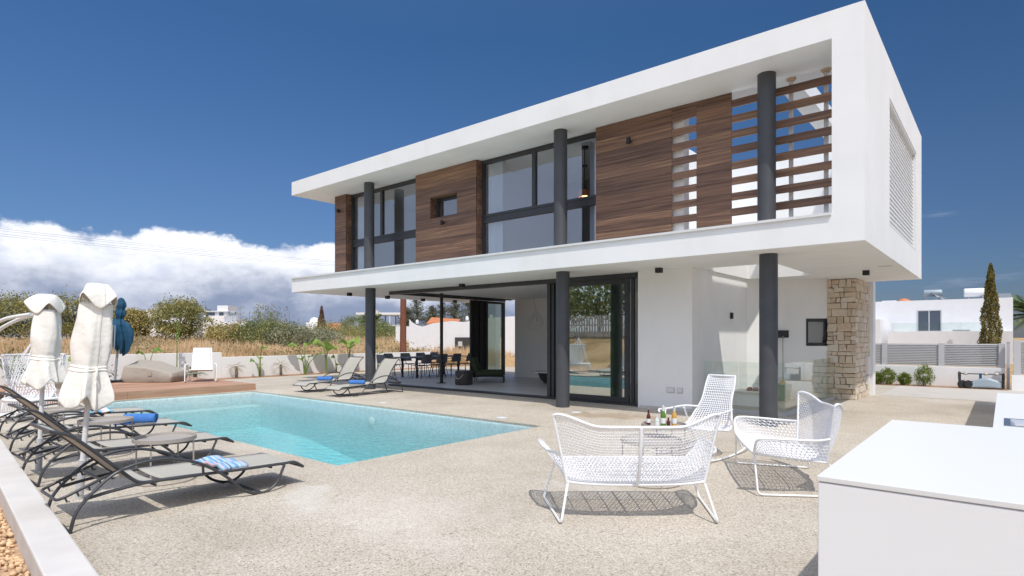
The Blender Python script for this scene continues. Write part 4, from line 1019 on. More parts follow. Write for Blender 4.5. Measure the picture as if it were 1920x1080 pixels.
def Pw(u, v):
    q = cr([(.36,.36,0),(.05,.30,0),(-.14,.36,0),(-.34,.72,0),(-.46,.97,0)], 6); i = v*(len(q)-1); k = min(int(i), len(q)-2); p = q[k].lerp(q[k+1], i-k); return Vector(((u*2-1)*(.29-.05*v), p[0], p[1]))
m = MB(); m.grid(Pw, 4, 20); solid(m.build('slung_seat', PAINTW, wc, smooth=True), .008)
m = MB()
for s in (0, 1): m.tube([Pw(s, i/20) for i in range(21)], .014, 8)
m.tube([Pw(i/4, 1) for i in range(5)], .014, 8); m.tube([Pw(i/4, 0) for i in range(5)], .014, 8); m.build('seat_frame', TUBEW, wc, smooth=True)
for s in (-1, 1):
    m = MB(); m.tube(rounded([(s*.30,-.2,.48),(s*.38,-.05,.52),(s*.40,.34,.50),(s*.40,.44,.02)], .06, 4), .014, 8); m.tube([(s*.36,.02,.52),(s*.34,-.52,.02)], .014, 8); m.tube(cr([(s*.40,.5,.05),(s*.40,.2,.012),(s*.34,-.3,.012),(s*.34,-.55,.03)], 5), .013, 8); m.build('side_leg', TUBEW, wc, smooth=True)

hc_ = thing('hanging_chair', 'white macrame hanging chair on a curved white stand, behind the parasols', 'hanging chair', (-13.4, 2.62, 0))
m = MB()
for dx in (-.10, .10):
    m.tube(cr([(-1.15+dx*.2, -.55+dx, .03), (-1.35, -.60+dx, .8), (-1.05, -.50+dx, 1.5), (-.55, -.25+dx, 1.80), (-.02, 0+dx*.5, 1.90)], 8), .033, 12)
m.build('curved_arm', PAINTW, hc_, smooth=True)
m = MB(); m.tube(cr([(-1.2,-.6,.035),(.4,.55,.035)], 4), .033, 12); m.tube(cr([(-1.1,.2,.035),(-.9,-.55,.035),(-.3,-1.0,.035),(.8,-.75,.035)], 8), .033, 12); m.build('base_frame', PAINTW, hc_, smooth=True)
m = MB()
for k in range(9):
    z = 1.86-.045*k; pts = [(.018*math.cos(a)*(1 if k % 2 else .4), .018*math.sin(a)*(.4 if k % 2 else 1), z+.030*math.sin(a)) for a in np.linspace(0, 2*math.pi, 10, endpoint=False)]; m.tube(pts, .007, 5, closed=True)
m.build('chain', STEEL, hc_, smooth=True)
def Ph(u, v):
    a = math.pi*(.0+1.25*u)+.9; r = .50*(math.sin(.25+v*1.15)**.8); return Vector((r*math.cos(a), r*.9*math.sin(a), .32+.85*v**1.6))
m = MB(); weave(m, Ph, 26, 16, .006); m.tube([Ph(i/30, 1) for i in range(31)], .016, 8)
def Pbt(u, v): a = u*2*math.pi; return Vector((.46*v*math.cos(a), .42*v*math.sin(a), .34+.05*v*v))
gridweave(m, Pbt, 28, 9, .007); m.tube([Pbt(i/32, 1) for i in range(33)], .03, 8); m.build('macrame_basket', WEAVEW, hc_)
m = MB()
for k in range(10):
    a = k/10*2*math.pi; m.tube([(.45*math.cos(a), .42*math.sin(a), .40), (.20*math.cos(a), .18*math.sin(a), 1.15), (0,0,1.46)], .007, 5)
m.build('ropes', WEAVEW, hc_)
m = MB()
for k in range(70):
    a = k/70*2*math.pi; l_ = rnd.uniform(.14, .22); m.tube([(.47*math.cos(a), .43*math.sin(a), .38), (.49*math.cos(a)+rnd.uniform(-.01,.01), .45*math.sin(a), .38-l_)], .007, 4)
m.build('fringe', WEAVEW, hc_)

# ------------------------------------------------------------------ recessed paving lights
for i, (x, y, lb) in enumerate(((-10.8, 8.37, 'flat white paving light between the pool and the upright loungers'), (-7.13, 8.24, 'flat white paving light near the pool corner by the sofa'), (-6.5, 9.76, 'flat white paving light in front of the middle black column'))):
    t = thing('paving_light', lb, 'ground light', (x, y, 0), 0, 'flush lights in the paving')
    m = MB(); m.lathe([(0,.004),(.095,.004),(.10,.002),(.10,-.05)], 0, 0, 24); m.build('lens', PAINTW, t, smooth=True)
    m = MB(); m.lathe([(.101,.0),(.101,.007),(.118,.006),(.12,.0)], 0, 0, 24); m.build('rim', POSTG, t, smooth=True)

# ------------------------------------------------------------------ dining set under the overhang
def make_dchair():
    t = thing('dining_chair', 'x', 'dining chair', group='grey dining chairs round the long table')
    m = MB(); m.grid(lambda u, v: ((u-.5)*.46, (v-.5)*.46, .46-.02*math.sin(math.pi*u)*math.sin(math.pi*v)), 8, 8); solid(m.build('seat', CHAIRG, t, smooth=True), .02)
    m = MB(); m.grid(lambda u, v: ((u-.5)*(.50-.10*v*v), -.235-.09*v-.06*(1-(2*u-1)**2), .56+.30*v), 10, 8); solid(m.build('backrest', CHAIRG, t, smooth=True), .018)
    for sx, sy in ((-1,-1),(1,-1),(-1,1),(1,1)):
        m = MB(); m.tube([(sx*.16, sy*.14, .45), (sx*.23, sy*.22, 0)], .012, 6); m.build('leg', BLACK, t)
    m = MB()
    for s in (-1, 1): m.tube(cr([(s*.22,.10,.47),(s*.27,.0,.64),(s*.26,-.2,.68),(s*.22,-.28,.72)], 4), .011, 6)
    m.build('arm_frame', BLACK, t, smooth=True); return t
dc = make_dchair()
near = [(-15.95, 14.05), (-15.93, 14.80), (-15.95, 15.52), (-15.97, 16.3)]
far = [(-17.25, 13.85), (-17.25, 14.62), (-17.25, 15.40), (-17.25, 16.15)]
words = ['first', 'second', 'third', 'fourth']
for i, (x, y) in enumerate(near):
    lb = f'grey dining chair, {words[i]} of the four backing onto the living room'
    if i == 0: dc.location = (x, y, .01); dc.rotation_euler = (0,0,R(92)); dc['label'] = lb
    else: dup(dc, (x, y, .01), R(90+rnd.uniform(-6, 6)), lb)
for i, (x, y) in enumerate(far): dup(dc, (x, y, .01), R(-90+rnd.uniform(-6, 6)), f'grey dining chair, {words[i]} of the four along the white wall side')
dup(dc, (-16.6, 13.05, .01), R(4), 'grey dining chair at the head of the long table, nearest the upright loungers')
dt = thing('dining_table', 'long dark dining table under the overhang, ringed by grey chairs', 'dining table', (-16.6, 15.1, .01))
MB().box(-.48, .48, -1.5, 1.5, .715, .745).build('table_top', CHAIRG, dt, bevel=.006)
for sx in (-1, 1):
    for sy in (-1, 1): MB().box(sx*.40-.03, sx*.40+.03, sy*1.05-.03, sy*1.05+.03, 0, .714).build('leg', BLACK, dt)

# ------------------------------------------------------------------ living room furniture
ga = thing('armchair', 'olive green low armchair with thin black legs inside the open living room', 'armchair', (-12.95, 14.3, .01), R(-52))
m = MB().box(-.36, .36, -.42, .50, .22, .40); m.build('seat_cushion', GREENF, ga, bevel=.05, smooth=True)
m = MB(); m.obox(Matrix.Translation((0,-.42,.56)) @ Matrix.Rotation(R(16), 4, 'X'), .37, .085, .25); m.build('back_cushion', GREENF, ga, bevel=.05, smooth=True)
m = MB(); m.box(-.37,.37,-.44,.52,.19,.215); m.build('base_frame', BLACK, ga)
for sx in (-1, 1):
    for sy in (-.42, .50): MB().box(sx*.36-.014, sx*.36+.014, sy-.014, sy+.014, 0, .19).build('leg', BLACK, ga)
gb = thing('armchair', 'dark olive armchair half hidden behind the door frame, beside the flowers', 'armchair', (-9.55, 14.2, .01), R(70))
m = MB().box(-.36, .36, -.40, .42, .22, .40); m.build('seat_cushion', GREENF, gb, bevel=.05, smooth=True)
m = MB(); m.obox(Matrix.Translation((0,-.40,.52)) @ Matrix.Rotation(R(16), 4, 'X'), .37, .08, .18); m.build('back_cushion', GREENF, gb, bevel=.05, smooth=True)
for sx in (-1, 1):
    m = MB(); m.tube(rounded([(sx*.38,-.40,0),(sx*.38,-.40,.58),(sx*.38,.42,.58),(sx*.38,.42,0)], .03, 3), .014, 6); m.build('arm_frame', BLACK, gb)
po = thing('pouf', 'dark round pouf with a pale rope handle', 'pouf', (-12.85, 13.05, .01))
m = MB(); m.lathe([(0,0),(.26,0),(.275,.03),(.275,.40),(.255,.43),(0,.435)], 0, 0, 32); m.build('pouf_body', DARKST, po, smooth=True)
m = MB(); m.tube(cr([(-.12,-.25,.30),(-.02,-.285,.20),(.10,-.27,.22),(.18,-.22,.33)], 6), .014, 6); m.build('rope_handle', TAUPE, po, smooth=True)
cf = thing('coffee_table', 'marble topped coffee table on a dark bowl shaped base', 'coffee table', (-10.9, 15.0, .01))
m = MB(); m.lathe([(0,.03),(.24,.03),(.36,.14),(.44,.33),(.45,.37),(0,.37)], 0, 0, 36); m.build('bowl_base', DARKST, cf, smooth=True)
m = MB(); m.lathe([(0,.371),(.66,.371),(.67,.38),(.67,.40),(0,.40)], 0, 0, 40); m.build('marble_top', MARBLE, cf, smooth=True)
fl = thing('flower_vase', 'small vase of red and white flowers on the coffee table', 'flowers', (-10.45, 15.05, .41))
m = MB(); m.lathe([(0,0),(.06,0),(.075,.08),(.05,.15),(0,.15)], 0, 0, 16); m.build('vase', GREENB, fl, smooth=True)
C = rg.normal(size=(60,3))*np.array([.11,.11,.07])+np.array([0,0,.27]); np_mesh('leaves', leaf_verts(C, .09, rg), 4, LF_BUSH, fl)
C = rg.normal(size=(40,3))*np.array([.11,.11,.06])+np.array([0,0,.31]); np_mesh('red_petals', leaf_verts(C, .07, rg, asp=.9), 4, FLOWR, fl); C = rg.normal(size=(30,3))*np.array([.11,.11,.06])+np.array([0,0,.31]); np_mesh('white_petals', leaf_verts(C, .07, rg, asp=.9), 4, FARW, fl)
pl = thing('pendant_lamp', 'clear teardrop glass pendant lamp hanging in the living room', 'lamp', (-11.45, 14.9, 0))
m = MB(); m.lathe([(0,1.72),(.16,1.76),(.235,1.92),(.20,2.10),(.08,2.25),(.03,2.36)], 0, 0, 28); m.build('glass_shade', GLBULB, pl, smooth=True)
m = MB(); m.tube([(0,0,2.35),(-.25,.1,2.878)], .012, 6); m.build('cord', POSTG, pl)
m = MB(); m.lathe([(0,1.98),(.04,2.0),(.05,2.05),(.03,2.12),(0,2.14)], 0, 0, 14); m.build('bulb', PAINTW, pl, smooth=True)
ph_ = thing('pendant_lamp', 'small lit amber pendant lamp with black cord in the upper window', 'lamp', (-7.46, 11.55, 0))
m = MB(); m.tube([(0,0,4.95),(0,0,5.895)], .012, 6); m.cyl(0,0,4.92,5.06,.025,12); m.cyl(0,0,5.86,5.895,.09,16); m.cyl(0,0,5.44,5.47,.06,16); m.build('cord', BLACK, ph_)
m = MB(); m.lathe([(.03,4.92),(.13,4.88),(.16,4.77),(.15,4.73)], 0, 0, 20); m.build('amber_shade', TERRA, ph_, smooth=True)
m = MB(); m.lathe([(0,4.70),(.06,4.73),(.065,4.78),(.03,4.84),(0,4.85)], 0, 0, 14); m.build('bulb', LITBULB, ph_, smooth=True)

# ------------------------------------------------------------------ garden walls and fences
m = MB()
w1 = thing('garden_wall', 'low white rendered wall behind the deck and banana plants, dry field beyond', 'wall')
MB().box(-21.77, -21.58, -3.0, 9.55, -.3, .93).build('tall_section', WHITE, w1, bevel=.006)
MB().box(-21.77, -21.58, 9.552, 19.6, -.3, .755).build('low_section', WHITE, w1, bevel=.006)
w2 = thing('garden_wall', 'low white wall under the grey louvred fence, bushes at its foot', 'wall')
MB().box(-9.0, .02, 22.0, 22.2, -.3, .59).build('wall_body', WHITE, w2, bevel=.006)
w3 = thing('garden_wall', 'short white wall stub beyond the gate post at the far end of the driveway', 'wall')
MB().box(.16, 8.0, 21.55, 21.75, -.3, .42).build('wall_body', WHITE, w3, bevel=.006)
def louvre(name, label, x0, x1, y, z0, z1, posts, pitch=.052):
    t = thing(name, label, 'fence')
    for p in posts: MB().box(p-.075, p+.075, y-.05, y+.06, z0, z1+.03).build('post', POSTG, t, bevel=.005)
    ps = sorted(posts)
    edges = [x0]+ps+[x1]
    for a, b in zip(edges, edges[1:]):
        a2 = a+.078 if a in ps else a; b2 = b-.078 if b in ps else b
        if b2-a2 < .05: continue
        m = MB(); z = z0+.03
        while z < z1-.02:
            m.obox(Matrix.Translation(((a2+b2)/2, y, z+.015)) @ Matrix.Rotation(R(-32), 4, 'X'), (b2-a2)/2, .006, .024); z += pitch
        m.build('louvre_panel', FENCEG, t)
    return t
louvre('louvre_fence', 'grey louvred metal fence on the white wall behind the bushes', -9.0, .0, 22.1, .592, 1.27, [-7.3, -5.85, -4.4, -2.93, -1.46, -.05])
louvre('louvre_fence', 'grey louvred fence panel beyond the gate post, cut by the picture edge', .2, 8.0, 21.65, .425, 1.36, [.28, 1.8, 3.3, 4.8])
gp = thing('gate_post', 'slim pale grey gate post between the two louvred fences', 'gate post', (.09, 21.95, 0)); MB().box(-.035, .035, -.035, .035, 0, 1.33).build('shaft', POSTG, gp, bevel=.004); MB().box(-.045, .045, -.045, .045, 1.33, 1.35).build('cap', POSTG, gp)

# metal cart lying by the wall
ca = thing('metal_cart', 'rusty black metal frame with wheels lying against the white wall', 'cart', (-.52, 21.55, .005), R(4))
m = MB()
for z in (.20, .42): m.tube([(-.48,.05,z),(.50,.05,z)], .016, 6)
m.tube(rounded([(.50,-.1,.02),(.52,-.08,.44),(.50,.1,.44),(.5,.12,.02)], .06, 3), .022, 6); m.tube(rounded([(-.48,-.1,.05),(-.50,-.05,.46),(-.46,.1,.46),(-.46,.12,.02)], .06, 3), .022, 6); m.tube([(-.5,-.1,.03),(.5,-.1,.03)], .02, 6); m.build('cart_frame', BLACK, ca, smooth=True)
for s in (-.34, .12, .36):
    for z in (.20, .42): q = MB(); q.lathe([(0,-.04),(.05,-.03),(.06,0),(.03,.05),(0,.06)], 0, 0, 10); o = q.build('clamp', TAUPE, ca, smooth=True); o.location = (s, .05, z)
q = MB(); q.box(-.03, .03, -.06, .02, .02, .44); q.build('blue_strap', BLUEC, ca)
for dx in (-.42, -.28): q = MB(); q.lathe([(0,-.03),(.10,-.03),(.12,0),(.10,.03),(0,.03)], 0, 0, 20); o = q.build('wheel', BLACK, ca, smooth=True); o.rotation_euler = (R(90), 0, R(20)); o.location = (dx, -.1, .12)
q = MB(); q.grid(lambda u, v: (-.30+.75*u, -.06-.05*v, .30*(1-v)*(.4+.6*abs(math.sin(3+u*3)))+.02), 10, 4); solid(q.build('grey_tarp', TANKG, ca, smooth=True), .006)

# ------------------------------------------------------------------ plants
def crown_pts(rng, n, R3, clumps, csize, shell=.55):
    cs = rng.normal(size=(clumps, 3)); cs /= np.linalg.norm(cs, axis=1)[:,None]; rr = rng.uniform(shell, 1, clumps)**.6
    cs = cs*rr[:,None]; cs[:,2] = np.where(cs[:,2] < -.5, cs[:,2]*.55, cs[:,2]); cs *= np.array(R3)
    k = rng.integers(0, clumps, n); sc = csize*rng.uniform(.6, 1.3, clumps)
    return cs[k] + rng.normal(size=(n, 3))*sc[k][:,None]*np.array([1, 1, .7]), cs
def make_tree(name, label, cat, loc, h, w, m, seed, n=2600, leaf=.22, group=None, trunk=.25, clumps=46, csize=.17, limbs=6):
    rng = np.random.default_rng(seed); t = thing(name, label, cat, loc, 0, group)
    cz = h*(.5+trunk*.5); R3 = (w/2, w/2, h*(1-trunk)/2)
    P, cs = crown_pts(rng, n, R3, clumps, csize*w*.5); P[:,2] += cz; P = P[P[:,2] > .05]
    o = np_mesh('crown', leaf_verts(P, leaf, rng), 4, m, t)
    mt = MB(); mt.tube(cr([(0,0,-.3),(.03*w*rng.normal(),.03*w*rng.normal(),h*.25),(.05*w*rng.normal(),.05*w*rng.normal(),h*.55),(.05*w*rng.normal(),0,h*.8)], 4), list(np.linspace(.028*h, .008*h, 13)), 7)
    for i in range(limbs):
        c = cs[rng.integers(0, len(cs))]; mt.tube(cr([(0,0,h*(.12+.06*i)), (c[0]*.4, c[1]*.4, (h*(.15+.06*i)+c[2]+cz)*.5), (c[0]*.9, c[1]*.9, c[2]*.9+cz)], 3), list(np.linspace(.014*h, .004*h, 7)), 5)
    mt.build('trunk', BARK, t, smooth=True); return t
def hz(x, y): return hterr(x, y)
g = 'trees and bushes beyond the dry field'
TREES = [
 # x, y, height, width, material, label
 (-50.5, 6.2, 4.4, 6.5, LF_GREEN, 'broad dark green tree at the edge of the picture, behind the white curved stand'),
 (-48.6, 9.0, 4.4, 5.2, LF_OLIVE, 'olive green tree rising behind the farther cream parasol'),
 (-46.3, 10.9, 4.5, 3.8, LF_OLIVE, 'yellowish olive tree between the two cream parasols'),
 (-44.6, 12.4, 3.7, 2.6, LF_YEL, 'yellow green tree behind the taller cream parasol'),
 (-43.4, 13.6, 3.5, 1.9, LF_YEL, 'sparse yellow tree behind the petrol blue parasol'),
 (-41.0, 15.5, 4.0, 3.3, LF_OLIVE, 'rounded olive tree behind the bean bag'),
 (-46.9, 13.5, 1.9, 2.4, LF_GREY, 'low grey green shrub at the foot of the rounded olive tree'),
 (-38.6, 17.6, 2.1, 2.8, LF_YEL, 'low yellow green shrub beyond the white slung chair'),
 (-37.2, 18.9, 2.3, 3.6, LF_GREEN, 'low green shrub behind the banana plant nearest the slung chair'),
 (-35.6, 20.2, 2.3, 3.4, LF_GREY, 'grey green bush below the tall reeds'),
 (-36.8, 20.0, 2.4, 3.2, LF_OLIVE, 'brownish olive bush below the tall reeds'),
 (-36.9, 22.6, 1.4, 3.6, LF_GREY, 'flat grey scrub before the white house with the orange roof'),
 (-44.5, 29.0, 2.2, 5.4, LF_OLIVE, 'wide olive bush between the brown cypress and the outer black column'),
 (-60.0, 43.0, 4.6, 4.4, LF_GREEN, 'round green tree before the unfinished concrete building'),
 (-50.0, 37.5, 2.6, 5.0, LF_GREEN, 'bright green bush between the outer column and the white cube house'),
 (-57.0, 43.5, 4.0, 3.4, LF_GREEN, 'small green tree just beside the outer black column'),
]
for i, (x, y, h, w_, m_, lb) in enumerate(TREES):
    h = (h-1.25)*.98 if h > 3.2 else max(1.1, (h-.55)*.9)
    big_ = h > 2.0
    nm = 'bushy_tree' if big_ else 'shrub'
    make_tree(nm, lb, 'tree' if big_ else 'shrub', (x, y, hz(x, y)-.05), h, w_, m_, 100+i, n=int(11000 if big_ else 7000), leaf=.125 if big_ else .11, group=g, trunk=.02 if big_ else .0, clumps=90, csize=.17)
# tall reeds
rd = thing('reed_clump', 'tall feathery reeds standing above the bushes', 'reeds', (-40.9, 21.3, 1.0))
rng = np.random.default_rng(77); Cs = []
for k in range(46):
    bx, by = rng.normal(0, .8), rng.normal(0, .7); hh = rng.uniform(1.6, 3.0); zz_ = rng.uniform(.5, hh, 60); Cs.append(np.stack([bx+rng.normal(0,.10,60)+.15*zz_/hh*rng.normal(), by+rng.normal(0,.10,60), zz_], 1))
np_mesh('foliage', leaf_verts(np.concatenate(Cs), .17, rng, up=1.6, asp=.22), 4, LF_GREY, rd)
mt = MB()
for k in range(14): bx, by = rng.normal(0, .8), rng.normal(0, .7); mt.tube([(bx, by, -.2), (bx+rng.normal(0,.1), by, 2.3)], .015, 4)
mt.build('stems', STEMM, rd)
# casuarina row behind the white curved wall
g = 'feathery conifers behind the neighbouring wall'
CON = [(-58.4, 49.0, 4.4, 2.6, 'feathery conifer nearest the rusty pole'), (-57.4, 49.8, 5.9, 3.0, 'tall pointed conifer beside the rusty pole, tallest of its row'), (-55.9, 51.0, 4.6, 2.6, 'conifer in the gap between the rusty pole and the thin steel post'),
       (-54.9, 51.9, 5.0, 3.0, 'broad conifer just before the thin steel post'), (-53.7, 52.9, 5.3, 3.0, 'conifer just past the thin steel post'), (-52.3, 54.0, 6.0, 3.4, 'dark conifer closest to the folded doors')]
for i, (x, y, h, w_, lb) in enumerate(CON):
    rng = np.random.default_rng(300+i); t = thing('conifer', lb, 'conifer', (x, y, .3), 0, g); Cs = []
    for k in range(110):
        zf = rng.uniform(.12, 1)**.9; a = rng.uniform(0, 2*math.pi); L_ = w_*.85*(1-zf)**.7*rng.uniform(.6, 1.15)+.12
        s_ = rng.uniform(0, 1, 34); P = np.stack([L_*s_*math.cos(a), L_*s_*math.sin(a), zf*h*1.08 + L_*s_*.42], 1) + rng.normal(0, .09, (34, 3)); Cs.append(P)
    np_mesh('crown', leaf_verts(np.concatenate(Cs), .24, rng, up=.8, asp=.3), 4, LF_CON, t)
    MB().tube([(0,0,-.3),(0,0,h*.95)], [.10, .02], 6).build('trunk', BARK, t)
def cypress(name, label, loc, h, r, m, seed, n, leaf, profile):
    rng = np.random.default_rng(seed); t = thing(name, label, 'cypress', loc); zf = rng.uniform(0, 1, n); a = rng.uniform(0, 2*math.pi, n)
    rr = np.interp(zf, [p[0] for p in profile], [p[1] for p in profile])*r; lump = 1+.16*np.sin(a*3+zf*22)+.12*np.sin(a*7-zf*35)
    q = rng.uniform(.55, 1, n)**.5; P = np.stack([rr*lump*q*np.cos(a), rr*lump*q*np.sin(a), zf*h], 1)
    np_mesh('crown', leaf_verts(P, leaf, rng, up=1.6, asp=.4), 4, m, t); MB().tube([(0,0,-.4),(0,0,h*.9)], [.12,.03], 7).build('trunk', BARK, t); return t
cypress('cypress', 'tall narrow green cypress in front of the neighbouring white house', (-.56, 41.0, 0), 5.45, .46, LF_CYP, 5, 12000, .11, [(0,.85),(.25,1),(.5,.80),(.75,.48),(.93,.26),(1,.05)])
cypress('cypress', 'withered brown cypress beside the small orange roof', (-62.26, 39.2, .7), 4.4, .95, LF_DEAD, 6, 6000, .2, [(0,1),(.25,.85),(.5,.5),(.75,.24),(1,.06)])
def frond(mb_v, o, az, elv, L_, droop, nl, rng, lw=.30):
    d = Vector((math.cos(az), math.sin(az), 0)); P = []
    for i in range(nl+1):
        s = i/nl; P.append(Vector(o) + d*(L_*s*math.cos(elv)) + Vector((0,0, L_*s*math.sin(elv) - droop*L_*s*s)))
    side = Vector((-d.y, d.x, 0))
    for i in range(2, nl):
        p = P[i]; t_ = (P[i+1]-P[i-1]).normalized(); ll = lw*L_*math.sin(math.pi*min(1, .12+.88*i/nl))**.6
        for s in (-1, 1):
            tip = p + side*s*ll*.8 + t_*ll*.55 - Vector((0,0,ll*.25+rng.uniform(0,.1)*ll)); b = t_*.02*L_
            mid = (p+tip)/2; mb_v += [p-b*.3, mid-b*.9, tip, mid+b*.9]
def palm(label, loc, th, nf, L_, m, seed, tr=.13, name='palm_tree', cat='palm', lw=.30, elr=(-.1, 1.3), nl=22):
    rng = np.random.default_rng(seed); t = thing(name, label, cat, loc); vs = []
    for k in range(nf): frond(vs, (0,0,th), float(rng.uniform(0, 6.28)), float(rng.uniform(*elr)), L_*float(rng.uniform(.8, 1.1)), float(rng.uniform(.25, .6)), nl, random.Random(k+seed*100), lw)
    np_mesh('crown', np.array([v[:] for v in vs]), 4, m, t)
    MB().tube([(0,0,-.2),(0,0,th)], [tr*1.2, tr], 10).build('trunk', BARK, t, smooth=True); return t
palm('date palm with drooping fronds at the far edge, beyond the neighbouring white house', (1.55, 50.0, 0), 2.9, 46, 2.4, LF_PALM, 8, .25)
palm('feather palm beside the green tree before the unfinished building', (-52.6, 39.3, .6), 2.4, 34, 1.9, LF_PALM, 9, .2)
palm('thin low feather palm at the white wall by the picture edge', (-20.6, 3.6, .02), .25, 12, 1.15, LF_PALM, 10, .04, 'young_palm', 'palm', .16, (.5, 1.4), 16)
palm('young cycad like palm between the bean bag and the white slung chair', (-21.1, 8.45, .02), .22, 20, .55, LF_PALM, 12, .06, 'young_palm', 'palm', .35, (.0, 1.3), 14)
for i, (y, lb) in enumerate(((9.9, 'withered small palm beside the white slung chair'), (11.6, 'withered small palm between two banana plants by the wall'))):
    palm(lb, (-21.2, y, .01), .42, 22, .42, LF_DRYP, 20+i, .045, 'young_palm', 'palm', .22, (-.6, 1.2), 12)
def banana(label, loc, leaves, seed):
    rng = np.random.default_rng(seed); t = thing('banana_plant', label, 'plant', loc); t.scale = (1.15, 1.15, 1.15)
    for (az, h, out, L_, w_) in leaves:
        d = Vector((math.cos(az), math.sin(az), 0)); top = Vector((0,0,h))+d*out
        m = MB(); m.tube(cr([(d.x*.02, d.y*.02, -.05), tuple(d*out*.35+Vector((0,0,h*.6))), tuple(top)], 4), [.022,.021,.02,.018,.016,.014,.012,.010,.009], 6); m.build('stem', STEMM, t, smooth=True)
        side = Vector((-d.y, d.x, 0)); roll = rng.uniform(-.5, .5)
        def f(u, v):
            s = v; c = top + d*(L_*s*.62) + Vector((0,0, L_*(.75*s-.62*s*s))); wd = w_*math.sin(math.pi*(.03+.95*s))**.65; x = (u-.5)*1.7
            return c + side*(x*wd) + Vector((0,0, abs(x)*wd*.5 + x*wd*roll + .015*math.sin(s*14)))
        m = MB(); m.grid(f, 6, 12); m.build('leaf', LF_BAN, t, smooth=True)
banana('banana plant with three upright leaves beyond the slung chair', (-21.15, 10.75, 0), [(.3,.85,.05,.42,.13),(2.8,.55,.10,.30,.14),(4.6,.45,.14,.28,.13),(5.8,.30,.08,.24,.10)], 1)
banana('large leaning banana plant with small drooping lower leaves', (-21.1, 12.55, 0), [(1.9,.95,-.02,.40,.16),(4.2,.85,.20,.62,.18),(5.2,.48,.16,.30,.14),(2.0,.55,.22,.32,.12),(.5,.62,.40,.34,.12)], 2)
banana('big leafed banana plant with a broad hanging leaf, middle of the wall bed', (-21.1, 13.5, 0), [(.2,.80,.04,.62,.34),(4.3,.92,.10,.60,.26),(3.4,.85,.05,.50,.24),(1.6,.75,.05,.55,.26)], 3)
banana('small banana plant with two little leaves beside the big leafed one', (-21.15, 14.0, 0), [(4.3,.50,.05,.22,.14),(2.0,.25,.05,.20,.12)], 4)
banana('tall glossy banana plant behind the upright loungers', (-21.1, 14.6, 0), [(.6,.95,.04,.52,.36),(4.4,.95,.10,.55,.22),(3.0,1.0,.02,.46,.30),(5.5,.85,.06,.44,.28)], 5)
banana('thin banana plant behind the outer black column', (-21.15, 16.1, 0), [(4.9,.80,.05,.26,.14),(1.5,.62,.06,.24,.12)], 6)
banana('banana plant with two leaves behind the bean bag', (-21.2, 7.05, 0), [(4.2,.75,.08,.36,.16),(1.4,.80,.10,.42,.14)], 7)
banana('banana plant half hidden behind the taller cream parasol', (-21.2, 5.3, 0), [(.4,.70,.10,.40,.18),(2.4,.55,.15,.40,.2),(5.0,.60,.10,.4,.16)], 8)
ty = thing('sapling', 'thin leafless sapling tied to a stake behind the bean bag', 'sapling', (-21.2, 7.9, 0)); MB().tube(cr([(0,0,-.1),(.02,.01,.9),(-.03,.03,1.5),(.02,.08,1.95)], 4), [.018]*6+[.012]*7, 6).build('trunk', STEMM, ty); MB().tube([(.10,.06,-.1),(.11,.05,.95)], .016, 6).build('stake', TAUPE, ty)
C = rng.normal(size=(46,3))*np.array([.05,.05,.24])+np.array([0,.06,1.65]); np_mesh('leaves', leaf_verts(C, .10, rng, 1.5, .3), 4, LF_BAN, ty)
bg_ = thing('bougainvillea', 'small pink flowered plant beside the blue parasol base', 'plant', (-21.0, 5.9, 0)); C = rng.normal(size=(60,3))*np.array([.10,.12,.12])+np.array([0,0,.34]); np_mesh('leaves', leaf_verts(C, .07, rng), 4, LF_DEAD, bg_); MB().tube([(0,0,-.05),(0,0,.3)], .012, 5).build('stem', STEMM, bg_)
# bushes under the louvred fence
for i, (x, r, h, lb) in enumerate(((-3.13, .20, .36, 'green bush half hidden by the stone pier'), (-2.84, .27, .50, 'wide rounded green bush nearest the stone pier'), (-2.40, .19, .38, 'smallest round bush, between two larger ones, under the louvred fence'), (-1.90, .27, .62, 'tallest bush with a pointed top under the louvred fence'))):
    rng = np.random.default_rng(400+i); t = thing('round_bush', lb, 'bush', (x+.05, 21.62, 0)); n = 1500; d = rng.normal(size=(n,3)); d /= np.linalg.norm(d, axis=1)[:,None]
    P = d*rng.uniform(.45, 1.0, n)[:,None]*np.array([r, r, h*.5])*(1+.14*np.sin(d[:,0]*9)*np.cos(d[:,1]*8))[:,None]+np.array([0,0,h*.5]); P[:,2] += .12*h*np.exp(-(P[:,0]/r/.35)**2)*(P[:,2] > h*.5); P = P[P[:,2] > 0]
    np_mesh('foliage', leaf_verts(P, .055, rng, 1.2, .35), 4, LF_BUSH, t); mt = MB()
    for k in range(7): a = k*.9; mt.tube([(0,0,-.05),(r*.7*math.cos(a), r*.7*math.sin(a), h*.75)], .006, 4)
    mt.build('twigs', BARK, t)
MB_ = MB().box(-9.0, .1, 21.3, 21.99, .0055, .012); tag(MB_.build('soil_bed', SOIL), kind='structure')

